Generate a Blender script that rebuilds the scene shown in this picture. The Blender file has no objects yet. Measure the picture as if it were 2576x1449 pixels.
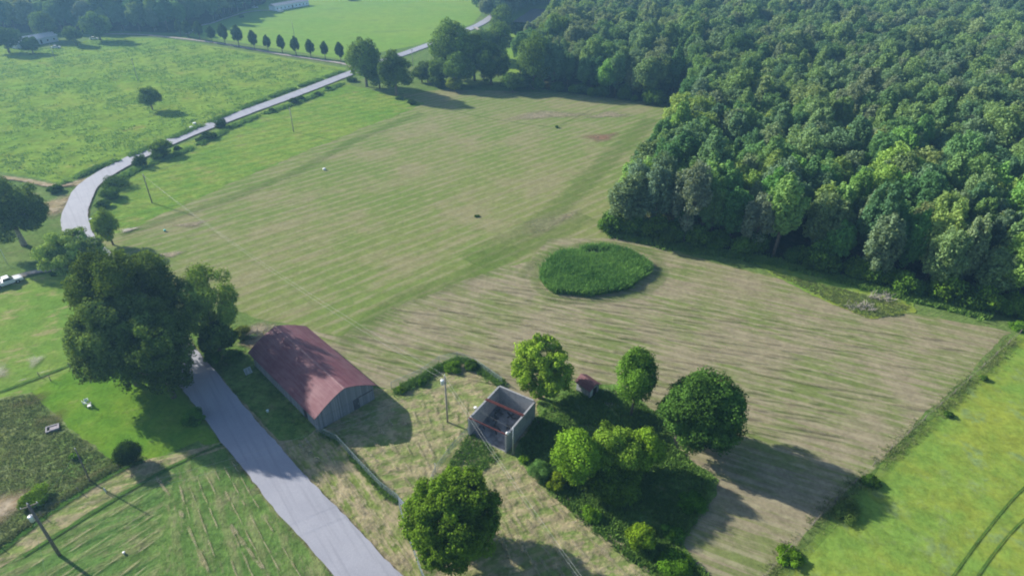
import bpy, bmesh, math, random
import numpy as np
from mathutils import Vector, Matrix
from mathutils.geometry import tessellate_polygon

# ---------------------------------------------------------------- camera, world, sun, exposure
SC = bpy.context.scene
COL = SC.collection
H = 72.0                      # camera height (m)
TH = math.radians(32.33)      # pitch below the horizon
RO = math.radians(0.645)      # roll
F, CX, CY = 1545.6, 1288.0, 724.3   # focal length and centre for a 2576 px wide picture

cam_d = bpy.data.cameras.new('camera'); cam = bpy.data.objects.new('camera', cam_d); COL.objects.link(cam)
cam_d.sensor_width = 36.0; cam_d.lens = F / 2576 * 36; cam_d.clip_start = 0.5; cam_d.clip_end = 6000
c_, s_, st, ct = math.cos(RO), math.sin(RO), math.sin(TH), math.cos(TH)
right = Vector((c_, s_*st, s_*ct)); up = Vector((-s_, c_*st, c_*ct)); back = Vector((0, -ct, st))
m = Matrix.Identity(4)
for i in range(3):
    m[i][0], m[i][1], m[i][2] = right[i], up[i], back[i]
m[2][3] = H
cam.matrix_world = m
SC.camera = cam

SUN_AZ, SUN_EL = math.radians(152.5), math.radians(26)
W = bpy.data.worlds.new('World'); SC.world = W; W.use_nodes = True
nt = W.node_tree; nt.nodes.clear()
sky = nt.nodes.new('ShaderNodeTexSky'); sky.sky_type = 'NISHITA'; sky.sun_disc = False
sky.sun_elevation = SUN_EL; sky.sun_rotation = math.atan2(math.cos(SUN_AZ), math.sin(SUN_AZ))
sky.air_density = 1.0; sky.dust_density = 1.0; sky.ozone_density = 2.0
bg = nt.nodes.new('ShaderNodeBackground'); bg.inputs['Strength'].default_value = 0.085
wo = nt.nodes.new('ShaderNodeOutputWorld')
nt.links.new(sky.outputs[0], bg.inputs[0]); nt.links.new(bg.outputs[0], wo.inputs[0])
sl = bpy.data.lights.new('sun', 'SUN'); sl.energy = 4.7; sl.angle = math.radians(0.9); sl.color = (1.0, 0.94, 0.83)
so = bpy.data.objects.new('sun', sl); COL.objects.link(so)
sd = Vector((-math.cos(SUN_EL)*math.cos(SUN_AZ), -math.cos(SUN_EL)*math.sin(SUN_AZ), -math.sin(SUN_EL)))
so.rotation_euler = sd.to_track_quat('-Z', 'Y').to_euler(); so.location = (-200, 100, 200)
SC.view_settings.view_transform = 'Standard'; SC.view_settings.look = 'None'
SC.view_settings.exposure = 0.98; SC.view_settings.gamma = 1.0
SC.cycles.max_bounces = 5; SC.cycles.diffuse_bounces = 2; SC.cycles.transparent_max_bounces = 12
SC.cycles.volume_bounces = 0; SC.cycles.transmission_bounces = 3; SC.cycles.glossy_bounces = 2
SC.cycles.caustics_reflective = False; SC.cycles.caustics_refractive = False
SC.cycles.use_denoising = True
SC.cycles.filter_width = 2.0

HAZE = True

# ---------------------------------------------------------------- basics
def at(px, py, z=0.0):
    """point of the place at height z that the camera sees at (px, py)"""
    u, v = (px-CX)/F, (py-CY)/F
    u2, v2 = c_*u + s_*v, -s_*u + c_*v
    dz = -(st + v2*ct); dy = ct - v2*st
    t = (z-H)/dz
    return Vector((u2*t, dy*t, z))

def dist(p): return math.sqrt(p[0]**2 + p[1]**2 + (p[2]-H)**2)

def link(o, parent=None):
    COL.objects.link(o)
    if parent is not None: o.parent = parent
    return o

def tag(o, label=None, cat=None, group=None, kind=None):
    if label: o['label'] = label
    if cat: o['category'] = cat
    if group: o['group'] = group
    if kind: o['kind'] = kind
    return o

def empty(name, loc=(0, 0, 0), rz=0.0):
    o = bpy.data.objects.new(name, None); o.location = loc; o.rotation_euler = (0, 0, rz)
    o.empty_display_size = 0.5
    return link(o)

def mesh_obj(name, verts, faces, mat=None, parent=None, smooth=False):
    me = bpy.data.meshes.new(name); me.from_pydata([tuple(v) for v in verts], [], [tuple(f) for f in faces]); me.update()
    if smooth:
        for p in me.polygons: p.use_smooth = True
    if mat: me.materials.append(mat)
    return link(bpy.data.objects.new(name, me), parent)

def np_mesh(name, V, Fq, attrs=None, mat=None):
    me = bpy.data.meshes.new(name)
    n, k = Fq.shape
    me.vertices.add(len(V)); me.vertices.foreach_set('co', V.astype(np.float32).ravel())
    me.loops.add(n*k); me.loops.foreach_set('vertex_index', Fq.astype(np.int32).ravel())
    me.polygons.add(n); me.polygons.foreach_set('loop_start', np.arange(0, n*k, k, dtype=np.int32))
    try: me.polygons.foreach_set('loop_total', np.full(n, k, dtype=np.int32))
    except Exception: pass
    me.update(calc_edges=True)
    for an, arr in (attrs or {}).items():
        a = me.attributes.new(an, 'FLOAT', 'POINT'); a.data.foreach_set('value', arr.astype(np.float32))
    if mat: me.materials.append(mat)
    return me

class MB:
    """collects boxes, tubes and sheets that become one mesh"""
    def __init__(s): s.v = []; s.f = []
    def add(s, vs, fs):
        b = len(s.v); s.v += [Vector(v) for v in vs]; s.f += [tuple(i+b for i in f) for f in fs]; return s
    def box(s, x0, x1, y0, y1, z0, z1, M=None):
        vs = [Vector((x, y, z)) for z in (z0, z1) for x, y in ((x0, y0), (x1, y0), (x1, y1), (x0, y1))]
        if M: vs = [M @ v for v in vs]
        return s.add(vs, [(0,3,2,1), (4,5,6,7), (0,1,5,4), (1,2,6,5), (2,3,7,6), (3,0,4,7)])
    def tube(s, pts, rads, n=8, cap=True):
        pts = [Vector(p) for p in pts]; rings = []
        for i, p in enumerate(pts):
            d = (pts[min(i+1, len(pts)-1)] - pts[max(i-1, 0)]).normalized()
            a = Vector((0, 0, 1)) if abs(d.z) < 0.9 else Vector((1, 0, 0))
            x = d.cross(a).normalized(); y = d.cross(x)
            r = rads[i] if isinstance(rads, (list, tuple)) else rads
            rings.append([p + (x*math.cos(2*math.pi*k/n) + y*math.sin(2*math.pi*k/n))*r for k in range(n)])
        vs = [v for r in rings for v in r]; fs = []
        for i in range(len(pts)-1):
            for k in range(n):
                fs.append((i*n+k, i*n+(k+1) % n, (i+1)*n+(k+1) % n, (i+1)*n+k))
        if cap: fs += [tuple(reversed(range(n))), tuple(range((len(pts)-1)*n, len(pts)*n))]
        return s.add(vs, fs)
    def build(s, name, mat, parent=None, smooth=False):
        return mesh_obj(name, s.v, s.f, mat, parent, smooth)

# ---------------------------------------------------------------- materials
def newmat(name):
    mt = bpy.data.materials.new(name); mt.use_nodes = True
    t = mt.node_tree; t.nodes.clear()
    out = t.nodes.new('ShaderNodeOutputMaterial')
    return mt, t, out
def node(t, typ, **kw):
    n = t.nodes.new(typ)
    for k, v in kw.items():
        if k in n.inputs.keys(): n.inputs[k].default_value = v
        else: setattr(n, k, v)
    return n
def mixc(t, fac, a, b, mode='MIX'):
    n = t.nodes.new('ShaderNodeMix'); n.data_type = 'RGBA'; n.blend_type = mode
    for sock, val in ((n.inputs[0], fac), (n.inputs[6], a), (n.inputs[7], b)):
        if hasattr(val, 'is_output') or isinstance(val, bpy.types.NodeSocket): t.links.new(val, sock)
        elif isinstance(val, (tuple, list)): sock.default_value = (*val[:3], 1)
        else: sock.default_value = val
    return n.outputs[2]
def mth(t, op, a, b=None, clamp=False):
    n = t.nodes.new('ShaderNodeMath'); n.operation = op; n.use_clamp = clamp
    for i, v in enumerate((a, b)):
        if v is None: continue
        if isinstance(v, bpy.types.NodeSocket): t.links.new(v, n.inputs[i])
        else: n.inputs[i].default_value = v
    return n.outputs[0]
def ramp(t, src, lo, hi):
    n = t.nodes.new('ShaderNodeMapRange'); n.inputs[1].default_value = lo; n.inputs[2].default_value = hi
    n.interpolation_type = 'SMOOTHSTEP'
    t.links.new(src, n.inputs[0]); return n.outputs[0]
def coords(t, scale=(1, 1, 1), rot=0.0, loc=(0, 0, 0)):
    tc = t.nodes.new('ShaderNodeTexCoord'); mp = t.nodes.new('ShaderNodeMapping'); mp.vector_type = 'TEXTURE'
    mp.inputs['Rotation'].default_value = (0, 0, rot)
    mp.inputs['Scale'].default_value = tuple(1.0/s for s in scale); mp.inputs['Location'].default_value = loc
    t.links.new(tc.outputs['Object'], mp.inputs[0]); return mp.outputs[0]
def noise(t, vec, scale, detail=3, rough=0.55, dist=0.0):
    n = node(t, 'ShaderNodeTexNoise', Scale=scale, Detail=detail, Roughness=rough, Distortion=dist)
    t.links.new(vec, n.inputs['Vector']); return n.outputs[0]
def bump(t, hgt, strength, distance):
    b = node(t, 'ShaderNodeBump', Strength=strength, Distance=distance)
    t.links.new(hgt, b.inputs['Height']); return b.outputs[0]

def plain(name, col, rough=0.6, metal=0.0, var=0.25, nscale=2.0, spec=0.3, bumpd=0.0, streak=None):
    mt, t, out = newmat(name)
    p = node(t, 'ShaderNodeBsdfPrincipled', Roughness=rough, Metallic=metal)
    p.inputs['Specular IOR Level'].default_value = spec
    v = coords(t, streak or (1, 1, 1)); n = noise(t, v, nscale, 5, 0.65)
    c = mixc(t, ramp(t, n, 0.3, 0.7), tuple(x*(1-var) for x in col), tuple(min(1, x*(1+var)) for x in col))
    t.links.new(c, p.inputs['Base Color'])
    if bumpd: t.links.new(bump(t, n, 0.6, bumpd), p.inputs['Normal'])
    t.links.new(p.outputs[0], out.inputs[0]); return mt

def field(name, base, alt, dry, rot=0.0, macro=0.02, streak=(0.06, 0.9), dryamt=0.5, fine=1.4, bumpd=0.25,
          rows=None, soft=False, lump=0.0, rowcol=None, dark=0.35):
    """grass: large green patches, dry streaks along the mowing direction, clumps, bump"""
    mt, t, out = newmat(name)
    v = coords(t)
    n1 = noise(t, v, macro, 4, 0.6); n1b = noise(t, v, macro*4.5, 4, 0.6)
    col = mixc(t, ramp(t, mth(t, 'ADD', mth(t, 'MULTIPLY', n1, 0.6), mth(t, 'MULTIPLY', n1b, 0.4)), 0.40, 0.60), base, alt)
    vs = coords(t, (streak[0], streak[1], 1), rot)
    s1 = noise(t, vs, 1.0, 5, 0.62, 0.15)
    s2 = noise(t, coords(t, (streak[0]*3, streak[1]*2.6, 1), rot, (31, 7, 0)), 1.0, 4, 0.6, 0.3)
    sm = mth(t, 'ADD', mth(t, 'MULTIPLY', s1, 0.5), mth(t, 'MULTIPLY', s2, 0.5))
    sm = mth(t, 'ADD', sm, mth(t, 'MULTIPLY', mth(t, 'SUBTRACT', n1b, 0.5), 0.7))
    drym = ramp(t, sm, 0.62-dryamt*0.3, 0.80-dryamt*0.3)
    col = mixc(t, drym, col, dry)
    hgt = mth(t, 'MULTIPLY', s2, 0.6)
    if rows:
        wv = t.nodes.new('ShaderNodeTexWave'); wv.wave_type = 'BANDS'; wv.bands_direction = 'Y'
        wv.inputs['Scale'].default_value = 1.0; wv.inputs['Distortion'].default_value = rows[2]
        wv.inputs['Detail'].default_value = 3; wv.inputs['Detail Scale'].default_value = 0.5
        k = 0.314/rows[0]*1.0
        t.links.new(coords(t, (k, k, 1), rot), wv.inputs['Vector'])
        brk = ramp(t, noise(t, coords(t, (0.25, 0.5, 1), rot, (5, 9, 0)), 1.0, 4, 0.65), 0.34, 0.56)
        rm = mth(t, 'MULTIPLY', mth(t, 'MULTIPLY', ramp(t, wv.outputs['Fac'], 0.55, 0.95), brk), rows[1])
        col = mixc(t, rm, col, rowcol or dry)
        hgt = mth(t, 'ADD', hgt, mth(t, 'MULTIPLY', wv.outputs['Fac'], 0.4))
    f1 = noise(t, v, fine, 6, 0.75); f2 = noise(t, v, fine*0.28, 4, 0.65)
    fm = ramp(t, mth(t, 'ADD', mth(t, 'MULTIPLY', f1, 0.6), mth(t, 'MULTIPLY', f2, 0.4)), 0.36, 0.64)
    col = mixc(t, 1.0, col, mixc(t, fm, (1-dark, 1-dark, 1-dark), (1+dark*.55, 1+dark*.55, 1+dark*.5)), 'MULTIPLY')
    hgt = mth(t, 'ADD', hgt, mth(t, 'ADD', mth(t, 'MULTIPLY', f1, 0.9), mth(t, 'MULTIPLY', f2, 0.8+lump)))
    d = node(t, 'ShaderNodeBsdfDiffuse', Roughness=0.0); t.links.new(col, d.inputs['Color'])
    t.links.new(bump(t, hgt, 0.75, bumpd), d.inputs['Normal'])
    sh = d.outputs[0]
    if soft:
        a = t.nodes.new('ShaderNodeAttribute'); a.attribute_name = 'edge'
        nn = noise(t, v, 0.9, 5, 0.7)
        fac = ramp(t, mth(t, 'MULTIPLY', a.outputs['Fac'], mth(t, 'ADD', mth(t, 'MULTIPLY', nn, 1.6), 0.1)), 0.05, 0.95)
        if soft != True: fac = mth(t, 'MULTIPLY', fac, soft)
        tr = t.nodes.new('ShaderNodeBsdfTransparent'); mx = t.nodes.new('ShaderNodeMixShader')
        t.links.new(fac, mx.inputs[0]); t.links.new(tr.outputs[0], mx.inputs[1]); t.links.new(sh, mx.inputs[2]); sh = mx.outputs[0]
    t.links.new(sh, out.inputs[0]); return mt

def leafmat(name, col, trans=0.28, var=0.62, hue=(1.25, 1.05, 0.85)):
    """leaves: tint from the tree's own colour, variation per leaf clump and per tree"""
    mt, t, out = newmat(name)
    oi = t.nodes.new('ShaderNodeObjectInfo')
    a = t.nodes.new('ShaderNodeAttribute'); a.attribute_name = 'tint'
    base = mixc(t, a.outputs['Fac'], tuple(x*(1-var) for x in col), tuple(col[i]*(1+var)*hue[i]**0.5 for i in range(3)))
    base = mixc(t, oi.outputs['Random'], base, mixc(t, 1.0, base, (1.18, 1.0, 0.75), 'MULTIPLY'))
    base = mixc(t, 1.0, base, oi.outputs['Color'], 'MULTIPLY')
    d = node(t, 'ShaderNodeBsdfDiffuse'); tl = node(t, 'ShaderNodeBsdfTranslucent')
    t.links.new(base, d.inputs[0]); t.links.new(mixc(t, 1.0, base, (1.25, 1.2, 0.65), 'MULTIPLY'), tl.inputs[0])
    mx = t.nodes.new('ShaderNodeMixShader'); mx.inputs[0].default_value = trans
    t.links.new(d.outputs[0], mx.inputs[1]); t.links.new(tl.outputs[0], mx.inputs[2])
    t.links.new(mx.outputs[0], out.inputs[0]); return mt

def forestmat(name):
    """same leaves, with the whole range of greens drawn per tree"""
    mt, t, out = newmat(name)
    oi = t.nodes.new('ShaderNodeObjectInfo')
    cr = t.nodes.new('ShaderNodeValToRGB'); cr.color_ramp.interpolation = 'CONSTANT'
    cols = [(0.062, 0.118, 0.048), (0.088, 0.145, 0.055), (0.074, 0.120, 0.068), (0.105, 0.150, 0.068), (0.090, 0.122, 0.074),
            (0.052, 0.100, 0.050), (0.078, 0.130, 0.066), (0.096, 0.155, 0.058)]
    el = cr.color_ramp.elements
    el[0].position = 0; el[0].color = (*cols[0], 1); el[1].position = 1/8; el[1].color = (*cols[1], 1)
    for i in range(2, 8):
        e = el.new(i/8); e.color = (*cols[i], 1)
    t.links.new(oi.outputs['Random'], cr.inputs[0])
    a = t.nodes.new('ShaderNodeAttribute'); a.attribute_name = 'tint'
    base = mixc(t, 1.0, mixc(t, 1.0, cr.outputs[0], oi.outputs['Color'], 'MULTIPLY'), mixc(t, a.outputs['Fac'], (1.7, 1.65, 1.55), (2.6, 2.5, 2.4)), 'MULTIPLY')
    d = node(t, 'ShaderNodeBsdfDiffuse'); tl = node(t, 'ShaderNodeBsdfTranslucent')
    t.links.new(base, d.inputs[0]); t.links.new(mixc(t, 1.0, base, (1.3, 1.2, 0.5), 'MULTIPLY'), tl.inputs[0])
    mx = t.nodes.new('ShaderNodeMixShader'); mx.inputs[0].default_value = 0.33
    t.links.new(d.outputs[0], mx.inputs[1]); t.links.new(tl.outputs[0], mx.inputs[2])
    t.links.new(mx.outputs[0], out.inputs[0]); return mt

LEAF = leafmat('leaves', (0.095, 0.165, 0.040))
FLEAF = forestmat('forest_leaves')
BARK = plain('bark', (0.16, 0.13, 0.10), 0.9, var=0.4, nscale=3, bumpd=0.05)
PALEBARK = plain('pale_bark', (0.32, 0.29, 0.26), 0.9, var=0.3, nscale=3, bumpd=0.03)
WOOD = plain('pole_wood', (0.17, 0.15, 0.13), 0.85, var=0.3, nscale=4)
CONC = plain('concrete', (0.42, 0.41, 0.40), 0.9, var=0.22, nscale=0.8, bumpd=0.02)
STEEL = plain('galvanised_steel', (0.50, 0.54, 0.58), 0.45, 0.6, var=0.15)
WHITE = plain('white_paint', (0.80, 0.81, 0.82), 0.35, 0.0, var=0.05)
DARK = plain('dark_void', (0.02, 0.02, 0.022), 0.8)
GLASS = plain('dark_glass', (0.03, 0.04, 0.05), 0.08, spec=0.8, var=0.05)
RUBBER = plain('rubber', (0.025, 0.025, 0.026), 0.8)
WIRE = plain('cable', (0.40, 0.41, 0.38), 0.6, 0.0, var=0.1)

# ---------------------------------------------------------------- sheets of ground
rng = random.Random(4)
_z = [0.0]
def nextz():
    _z[0] += 0.004; return _z[0]
def densify(P, step, jit, closed=True, seed=1):
    r = random.Random(seed); out = []
    n = len(P); ph = [r.uniform(0, 6.28) for _ in range(6)]; acc = 0
    for i in range(n if closed else n-1):
        a, b = P[i], P[(i+1) % n]; L = (b-a).length; k = max(1, int(L/step))
        if L < 1e-6: continue
        nrm = Vector((-(b-a).y, (b-a).x, 0)).normalized()
        for j in range(k):
            s = acc + L*j/k
            o = jit*(0.5*math.sin(s*0.21+ph[0])+0.3*math.sin(s*0.53+ph[1])+0.25*math.sin(s*1.31+ph[2])+0.2*math.sin(s*2.9+ph[3])+0.2*r.uniform(-1, 1))
            out.append(a.lerp(b, j/k) + nrm*o)
        acc += L
    return out
def sheet(name, pix, mat, jit=0.5, step=0.8, z=None, seed=1, world=False):
    P = [Vector(p) if world else at(*p) for p in pix]
    Q = densify(P, step, jit, True, seed) if jit else P
    z = nextz() if z is None else z
    Q = [Vector((q.x, q.y, 0)) for q in Q]
    tris = tessellate_polygon([Q])
    vs = [(q.x, q.y, z) for q in Q]; fs = []
    for t3 in tris:
        a, b, c = [Q[i] for i in t3]
        fs.append(t3 if (b-a).cross(c-a).z > 0 else (t3[0], t3[2], t3[1]))
    return tag(mesh_obj(name, vs, fs, mat), kind='structure')
def smooth_line(P, n=8):
    out = []
    for i in range(len(P)-1):
        p0, p1, p2, p3 = P[max(i-1, 0)], P[i], P[i+1], P[min(i+2, len(P)-1)]
        for k in range(n):
            t = k/n
            out.append(0.5*((2*p1)+(p2-p0)*t+(2*p0-5*p1+4*p2-p3)*t*t+(3*p1-p0-3*p2+p3)*t**3))
    return out+[P[-1]]
def ribbon(name, pix, width, mat, jit=0.0, soft=False, off=0.0, z=None, seed=1, kind='structure', n=8):
    """strip along a line: width in metres; soft strips fade out at their sides"""
    P = smooth_line([at(*p) for p in pix], n)
    r = random.Random(seed); z = nextz() if z is None else z
    prof = (-1, -0.5, 0, 0.5, 1) if soft else (-1, 0, 1)
    eg = {-1: 0, -0.5: 0.8, 0: 1, 0.5: 0.8, 1: 0}
    V, A = [], []
    if 'windrow' in name:
        P = [p+Vector((math.sin(i*.9+seed)*.5, math.cos(i*1.3+seed*2)*.5, 0)) for i, p in enumerate(P)]
    # resample
    Q = [P[0]]
    for p in P[1:]:
        d = (p-Q[-1]).length; k = max(1, int(d/1.2)); a = Q[-1].copy()
        for j in range(1, k+1): Q.append(a.lerp(p, j/k))
    wf = width if callable(width) else (lambda t: width)
    nrm = None
    for i, p in enumerate(Q):
        d = Q[min(i+2, len(Q)-1)]-Q[max(i-2, 0)]; d.z = 0
        if d.length > 1e-6: nrm = Vector((-d.y, d.x, 0)).normalized()
        w = wf(i/len(Q))/2
        for k in prof:
            j = (r.uniform(-1, 1)*jit + jit*0.8*math.sin(i*0.37+k*2+seed)) if abs(k) == 1 else 0
            q = p + nrm*(k*w+j*(1 if k > 0 else -1)+off)
            V.append((q.x, q.y, z)); A.append(eg[k])
    m = len(prof); Fq = [(i*m+k, (i+1)*m+k, (i+1)*m+k+1, i*m+k+1) for i in range(len(Q)-1) for k in range(m-1)]
    V = np.array(V); Fq = np.array(Fq)
    me = np_mesh(name, V, Fq, {'edge': np.array(A)}, mat)
    return tag(link(bpy.data.objects.new(name, me)), kind=kind)
def patch(name, cx, cy, rx, ry, rot, mat, z=None, seed=1):
    """blotch of another colour with a ragged fading rim; rx, ry in metres"""
    c = at(cx, cy); z = nextz() if z is None else z; n = 28; r = random.Random(seed)
    V, A = [(c.x, c.y, z)], [1.0]
    ks = [1+0.25*math.sin(k*2*math.pi/n*3+seed)+r.uniform(-.1, .1) for k in range(n)]
    for s, a in ((0.3, 0.85), (1.0, 0.0)):
        for k in range(n):
            q = 2*math.pi*k/n; x, y = rx*s*ks[k]*math.cos(q), ry*s*ks[k]*math.sin(q)
            V.append((c.x+x*math.cos(rot)-y*math.sin(rot), c.y+x*math.sin(rot)+y*math.cos(rot), z)); A.append(a)
    T = [(0, 1+k, 1+(k+1) % n) for k in range(n)]
    for k in range(n):
        a, b, c2, d = 1+k, 1+(k+1) % n, 1+n+(k+1) % n, 1+n+k
        T += [(a, d, c2), (a, c2, b)]
    me = np_mesh(name, np.array(V), np.array(T), {'edge': np.array(A)}, mat)
    return tag(link(bpy.data.objects.new(name, me)), kind='structure')

def rad(d): return math.radians(d)
G_GRASS = field('ground_grass', (0.11, 0.18, 0.045), (0.14, 0.20, 0.06), (0.20, 0.19, 0.10), rad(30), dryamt=0.2)
G_HAY1 = field('hay_upper', (0.150, 0.205, 0.055), (0.19, 0.215, 0.075), (0.23, 0.22, 0.11), rad(43), 0.010, (0.02, 0.26), 0.55, bumpd=0.07, dark=.2, rows=(3.2, .6, .35), rowcol=(0.27, 0.25, 0.145))
G_HAY2 = field('hay_lower', (0.150, 0.188, 0.062), (0.19, 0.20, 0.085), (0.250, 0.217, 0.142), rad(-24), 0.018, (0.03, 0.9), 0.7, bumpd=0.04,
               rows=(2.1, 0.7, .3), rowcol=(0.30, 0.27, 0.175), dark=.25)
G_STRIP = field('unmown_strip', (0.134, 0.235, 0.036), (0.196, 0.267, 0.050), (0.242, 0.235, 0.086), rad(43), 0.03, (0.05, 0.5), 0.25, rows=(5, .35, .6), rowcol=(0.085, 0.20, 0.04))
G_PAST = field('pasture', (0.148, 0.246, 0.036), (0.195, 0.275, 0.043), (0.218, 0.231, 0.058), rad(10), 0.02, (0.12, 0.4), 0.2, fine=0.5, bumpd=0.35, lump=.8, dark=.36)
G_MEAD = field('far_meadow', (0.158, 0.269, 0.044), (0.194, 0.289, 0.049), (0.144, 0.233, 0.052), rad(10), 0.012, (0.03, 0.1), 0.3, fine=0.6, bumpd=0.15, dark=.15)
G_RIGHT = field('right_meadow', (0.155, 0.260, 0.048), (0.230, 0.280, 0.045), (0.180, 0.255, 0.085), rad(60), 0.045, (0.25, 0.3), 0.35, fine=1.2, bumpd=0.12, dark=.3)
G_LAWN = field('lawn', (0.102, 0.220, 0.023), (0.145, 0.242, 0.027), (0.187, 0.235, 0.058), rad(30), 0.05, (0.3, 0.6), 0.15, fine=1.6, bumpd=0.2, dark=.25)
G_LAWN2 = field('lawn_pale', (0.134, 0.242, 0.041), (0.185, 0.263, 0.054), (0.286, 0.271, 0.121), rad(30), 0.04, (0.12, 0.4), 0.35, fine=1.5, bumpd=0.25, dark=.25)
G_ROUGH = field('rough_grass', (0.119, 0.204, 0.050), (0.162, 0.190, 0.063), (0.204, 0.247, 0.108), rad(33), 0.05, (0.18, 0.5), 0.45, fine=1.2, bumpd=0.35, lump=.8, dark=.4)
G_CUT = field('cut_grass', (0.088, 0.170, 0.044), (0.119, 0.190, 0.050), (0.180, 0.204, 0.092), rad(38), 0.06, (0.25, 0.9), 0.4, fine=1.3, bumpd=0.28,
              rows=(2.6, .4, 3.0), rowcol=(0.25, 0.25, 0.12), lump=.3, dark=.35)
G_YARD = field('yard_grass', (0.162, 0.221, 0.063), (0.207, 0.230, 0.090), (0.333, 0.288, 0.171), rad(20), 0.08, (0.35, 0.9), 0.62, fine=1.4, bumpd=0.35,
               rows=(2.2, .4, 3.5), dark=.32)
G_VERGE = field('verge_grass', (0.162, 0.216, 0.054), (0.216, 0.234, 0.086), (0.360, 0.306, 0.189), rad(-52), 0.08, (0.12, 0.8), 0.68, fine=1.4, bumpd=0.3,
                rows=(2.4, .6, 1.2), dark=.3)
G_WEED = field('weed_ground', (0.11, 0.20, 0.045), (0.16, 0.25, 0.06), (0.20, 0.24, 0.08), rad(-30), 0.08, (0.3, 0.6), 0.35, fine=1.2, bumpd=0.9, lump=.8, dark=.45)
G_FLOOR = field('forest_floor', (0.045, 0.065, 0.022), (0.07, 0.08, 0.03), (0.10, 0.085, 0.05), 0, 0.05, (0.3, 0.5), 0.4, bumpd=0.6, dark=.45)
S_TAN = field('dry_patch', (0.32, 0.27, 0.19), (0.26, 0.24, 0.14), (0.38, 0.32, 0.23), rad(38), 0.08, (0.1, 0.8), 0.6, soft=0.8)
S_ROW = field('windrow_hay', (0.38, 0.33, 0.21), (0.30, 0.29, 0.14), (0.42, 0.36, 0.25), rad(38), 0.5, (0.3, 0.8), 0.5, soft=0.55, bumpd=.2)
S_TANF = field('faint_hay', (0.29, 0.26, 0.165), (0.25, 0.235, 0.12), (0.33, 0.29, 0.19), rad(38), 0.1, (0.1, 0.8), 0.6, soft=0.4, bumpd=.1)
S_RED = field('bare_patch', (0.26, 0.15, 0.10), (0.25, 0.19, 0.12), (0.27, 0.22, 0.14), rad(38), 0.1, (0.2, 0.8), 0.4, soft=0.8)
S_GREEN = field('green_streak', (0.125, 0.215, 0.04), (0.15, 0.235, 0.05), (0.19, 0.23, 0.08), rad(25), 0.08, (0.1, 0.8), 0.3, soft=0.3)
S_DKGREEN = field('dark_green_line', (0.055, 0.13, 0.025), (0.075, 0.15, 0.03), (0.1, 0.15, 0.05), rad(25), 0.08, (0.1, 0.8), 0.3, soft=0.9)  # dark green for thin ground lines, including the bank's painted shade
S_BROWN = field('brown_weeds', (0.13, 0.13, 0.05), (0.16, 0.14, 0.06), (0.19, 0.19, 0.09), rad(25), 0.1, (0.3, 0.8), 0.4, soft=0.6, bumpd=.6)
S_DIRT = field('dirt', (0.34, 0.25, 0.16), (0.28, 0.24, 0.13), (0.40, 0.33, 0.24), rad(50), 0.1, (0.15, 0.8), 0.5, soft=True, bumpd=0.08, dark=.2)
S_GRAVEL = field('gravel', (0.38, 0.35, 0.31), (0.34, 0.30, 0.25), (0.44, 0.41, 0.37), rad(50), 0.1, (0.2, 0.8), 0.5, soft=True, bumpd=0.05, dark=.2)
S_PALE = field('pale_dirt', (0.40, 0.39, 0.29), (0.33, 0.34, 0.21), (0.45, 0.43, 0.35), rad(50), 0.1, (0.2, 0.8), 0.5, soft=0.6, bumpd=0.05, dark=.2)

def asphalt():
    mt, t, out = newmat('asphalt')
    v = coords(t); n1 = noise(t, v, 0.12, 4, 0.6); n2 = noise(t, v, 3.0, 6, 0.8)
    vs = coords(t, (0.05, 1.3, 1), rad(128)); n3 = noise(t, vs, 1.0, 4, 0.6)
    c = mixc(t, ramp(t, n1, 0.35, 0.65), (0.265, 0.272, 0.32), (0.305, 0.312, 0.36))
    c = mixc(t, mth(t, 'MULTIPLY', ramp(t, n3, 0.48, 0.66), 0.6), c, (0.225, 0.23, 0.27))
    c = mixc(t, 1.0, c, mixc(t, n2, (0.75, 0.75, 0.75), (1.2, 1.2, 1.2)), 'MULTIPLY')
    p = node(t, 'ShaderNodeBsdfPrincipled', Roughness=0.75); p.inputs['Specular IOR Level'].default_value = 0.35
    t.links.new(c, p.inputs['Base Color']); t.links.new(bump(t, n2, 0.5, 0.01), p.inputs['Normal'])
    t.links.new(p.outputs[0], out.inputs[0]); return mt
ASPH = asphalt()

# base ground, well past everything the camera can see
tag(mesh_obj('ground', [(-980, -140, 0), (980, -140, 0), (980, 1380, 0), (-980, 1380, 0)], [(0, 1, 2, 3)], G_GRASS), kind='structure')
HAYPOLY = [(240, 560), (500, 480), (1000, 240), (1120, 225), (1440, 235), (1800, 262), (1800, 420), (1640, 590), (1720, 640), (2120, 740), (2300, 790), (2540, 835),
           (2250, 1120), (2000, 1370), (1930, 1449), (1850, 1640), (1650, 1449), (1350, 1130), (1180, 910), (1000, 980), (940, 965), (757, 820), (640, 800), (480, 740), (250, 610)]
sheet('hay_field', HAYPOLY, G_HAY1, 0.4, 1.5, seed=3)
sheet('mown_field', [(700, 815), (860, 845), (985, 775), (1180, 700), (1330, 655), (1380, 600), (1560, 600), (1700, 640), (2120, 740), (2300, 790), (2540, 835),
      (2250, 1120), (2000, 1370), (1930, 1449), (1850, 1640), (1650, 1449), (1350, 1130), (1180, 910), (1000, 980), (940, 965)], G_HAY2, 0.5, 1.2, seed=5)
sheet('grass_strip', [(238, 600), (330, 578), (450, 520), (700, 410), (900, 328), (1070, 262), (1010, 245), (885, 215), (860, 200), (700, 262), (560, 320), (440, 372), (330, 425), (270, 470), (240, 530)], G_STRIP, 0.8, 1.2, seed=6)
sheet('pasture', [(-500, 470), (-500, 100), (0, 100), (60, 132), (150, 120), (260, 92), (430, 99), (700, 143), (870, 172), (862, 184), (700, 238), (430, 350), (330, 392), (240, 425), (160, 462), (0, 432)], G_PAST, 0.4, 2.0, seed=7)
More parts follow.
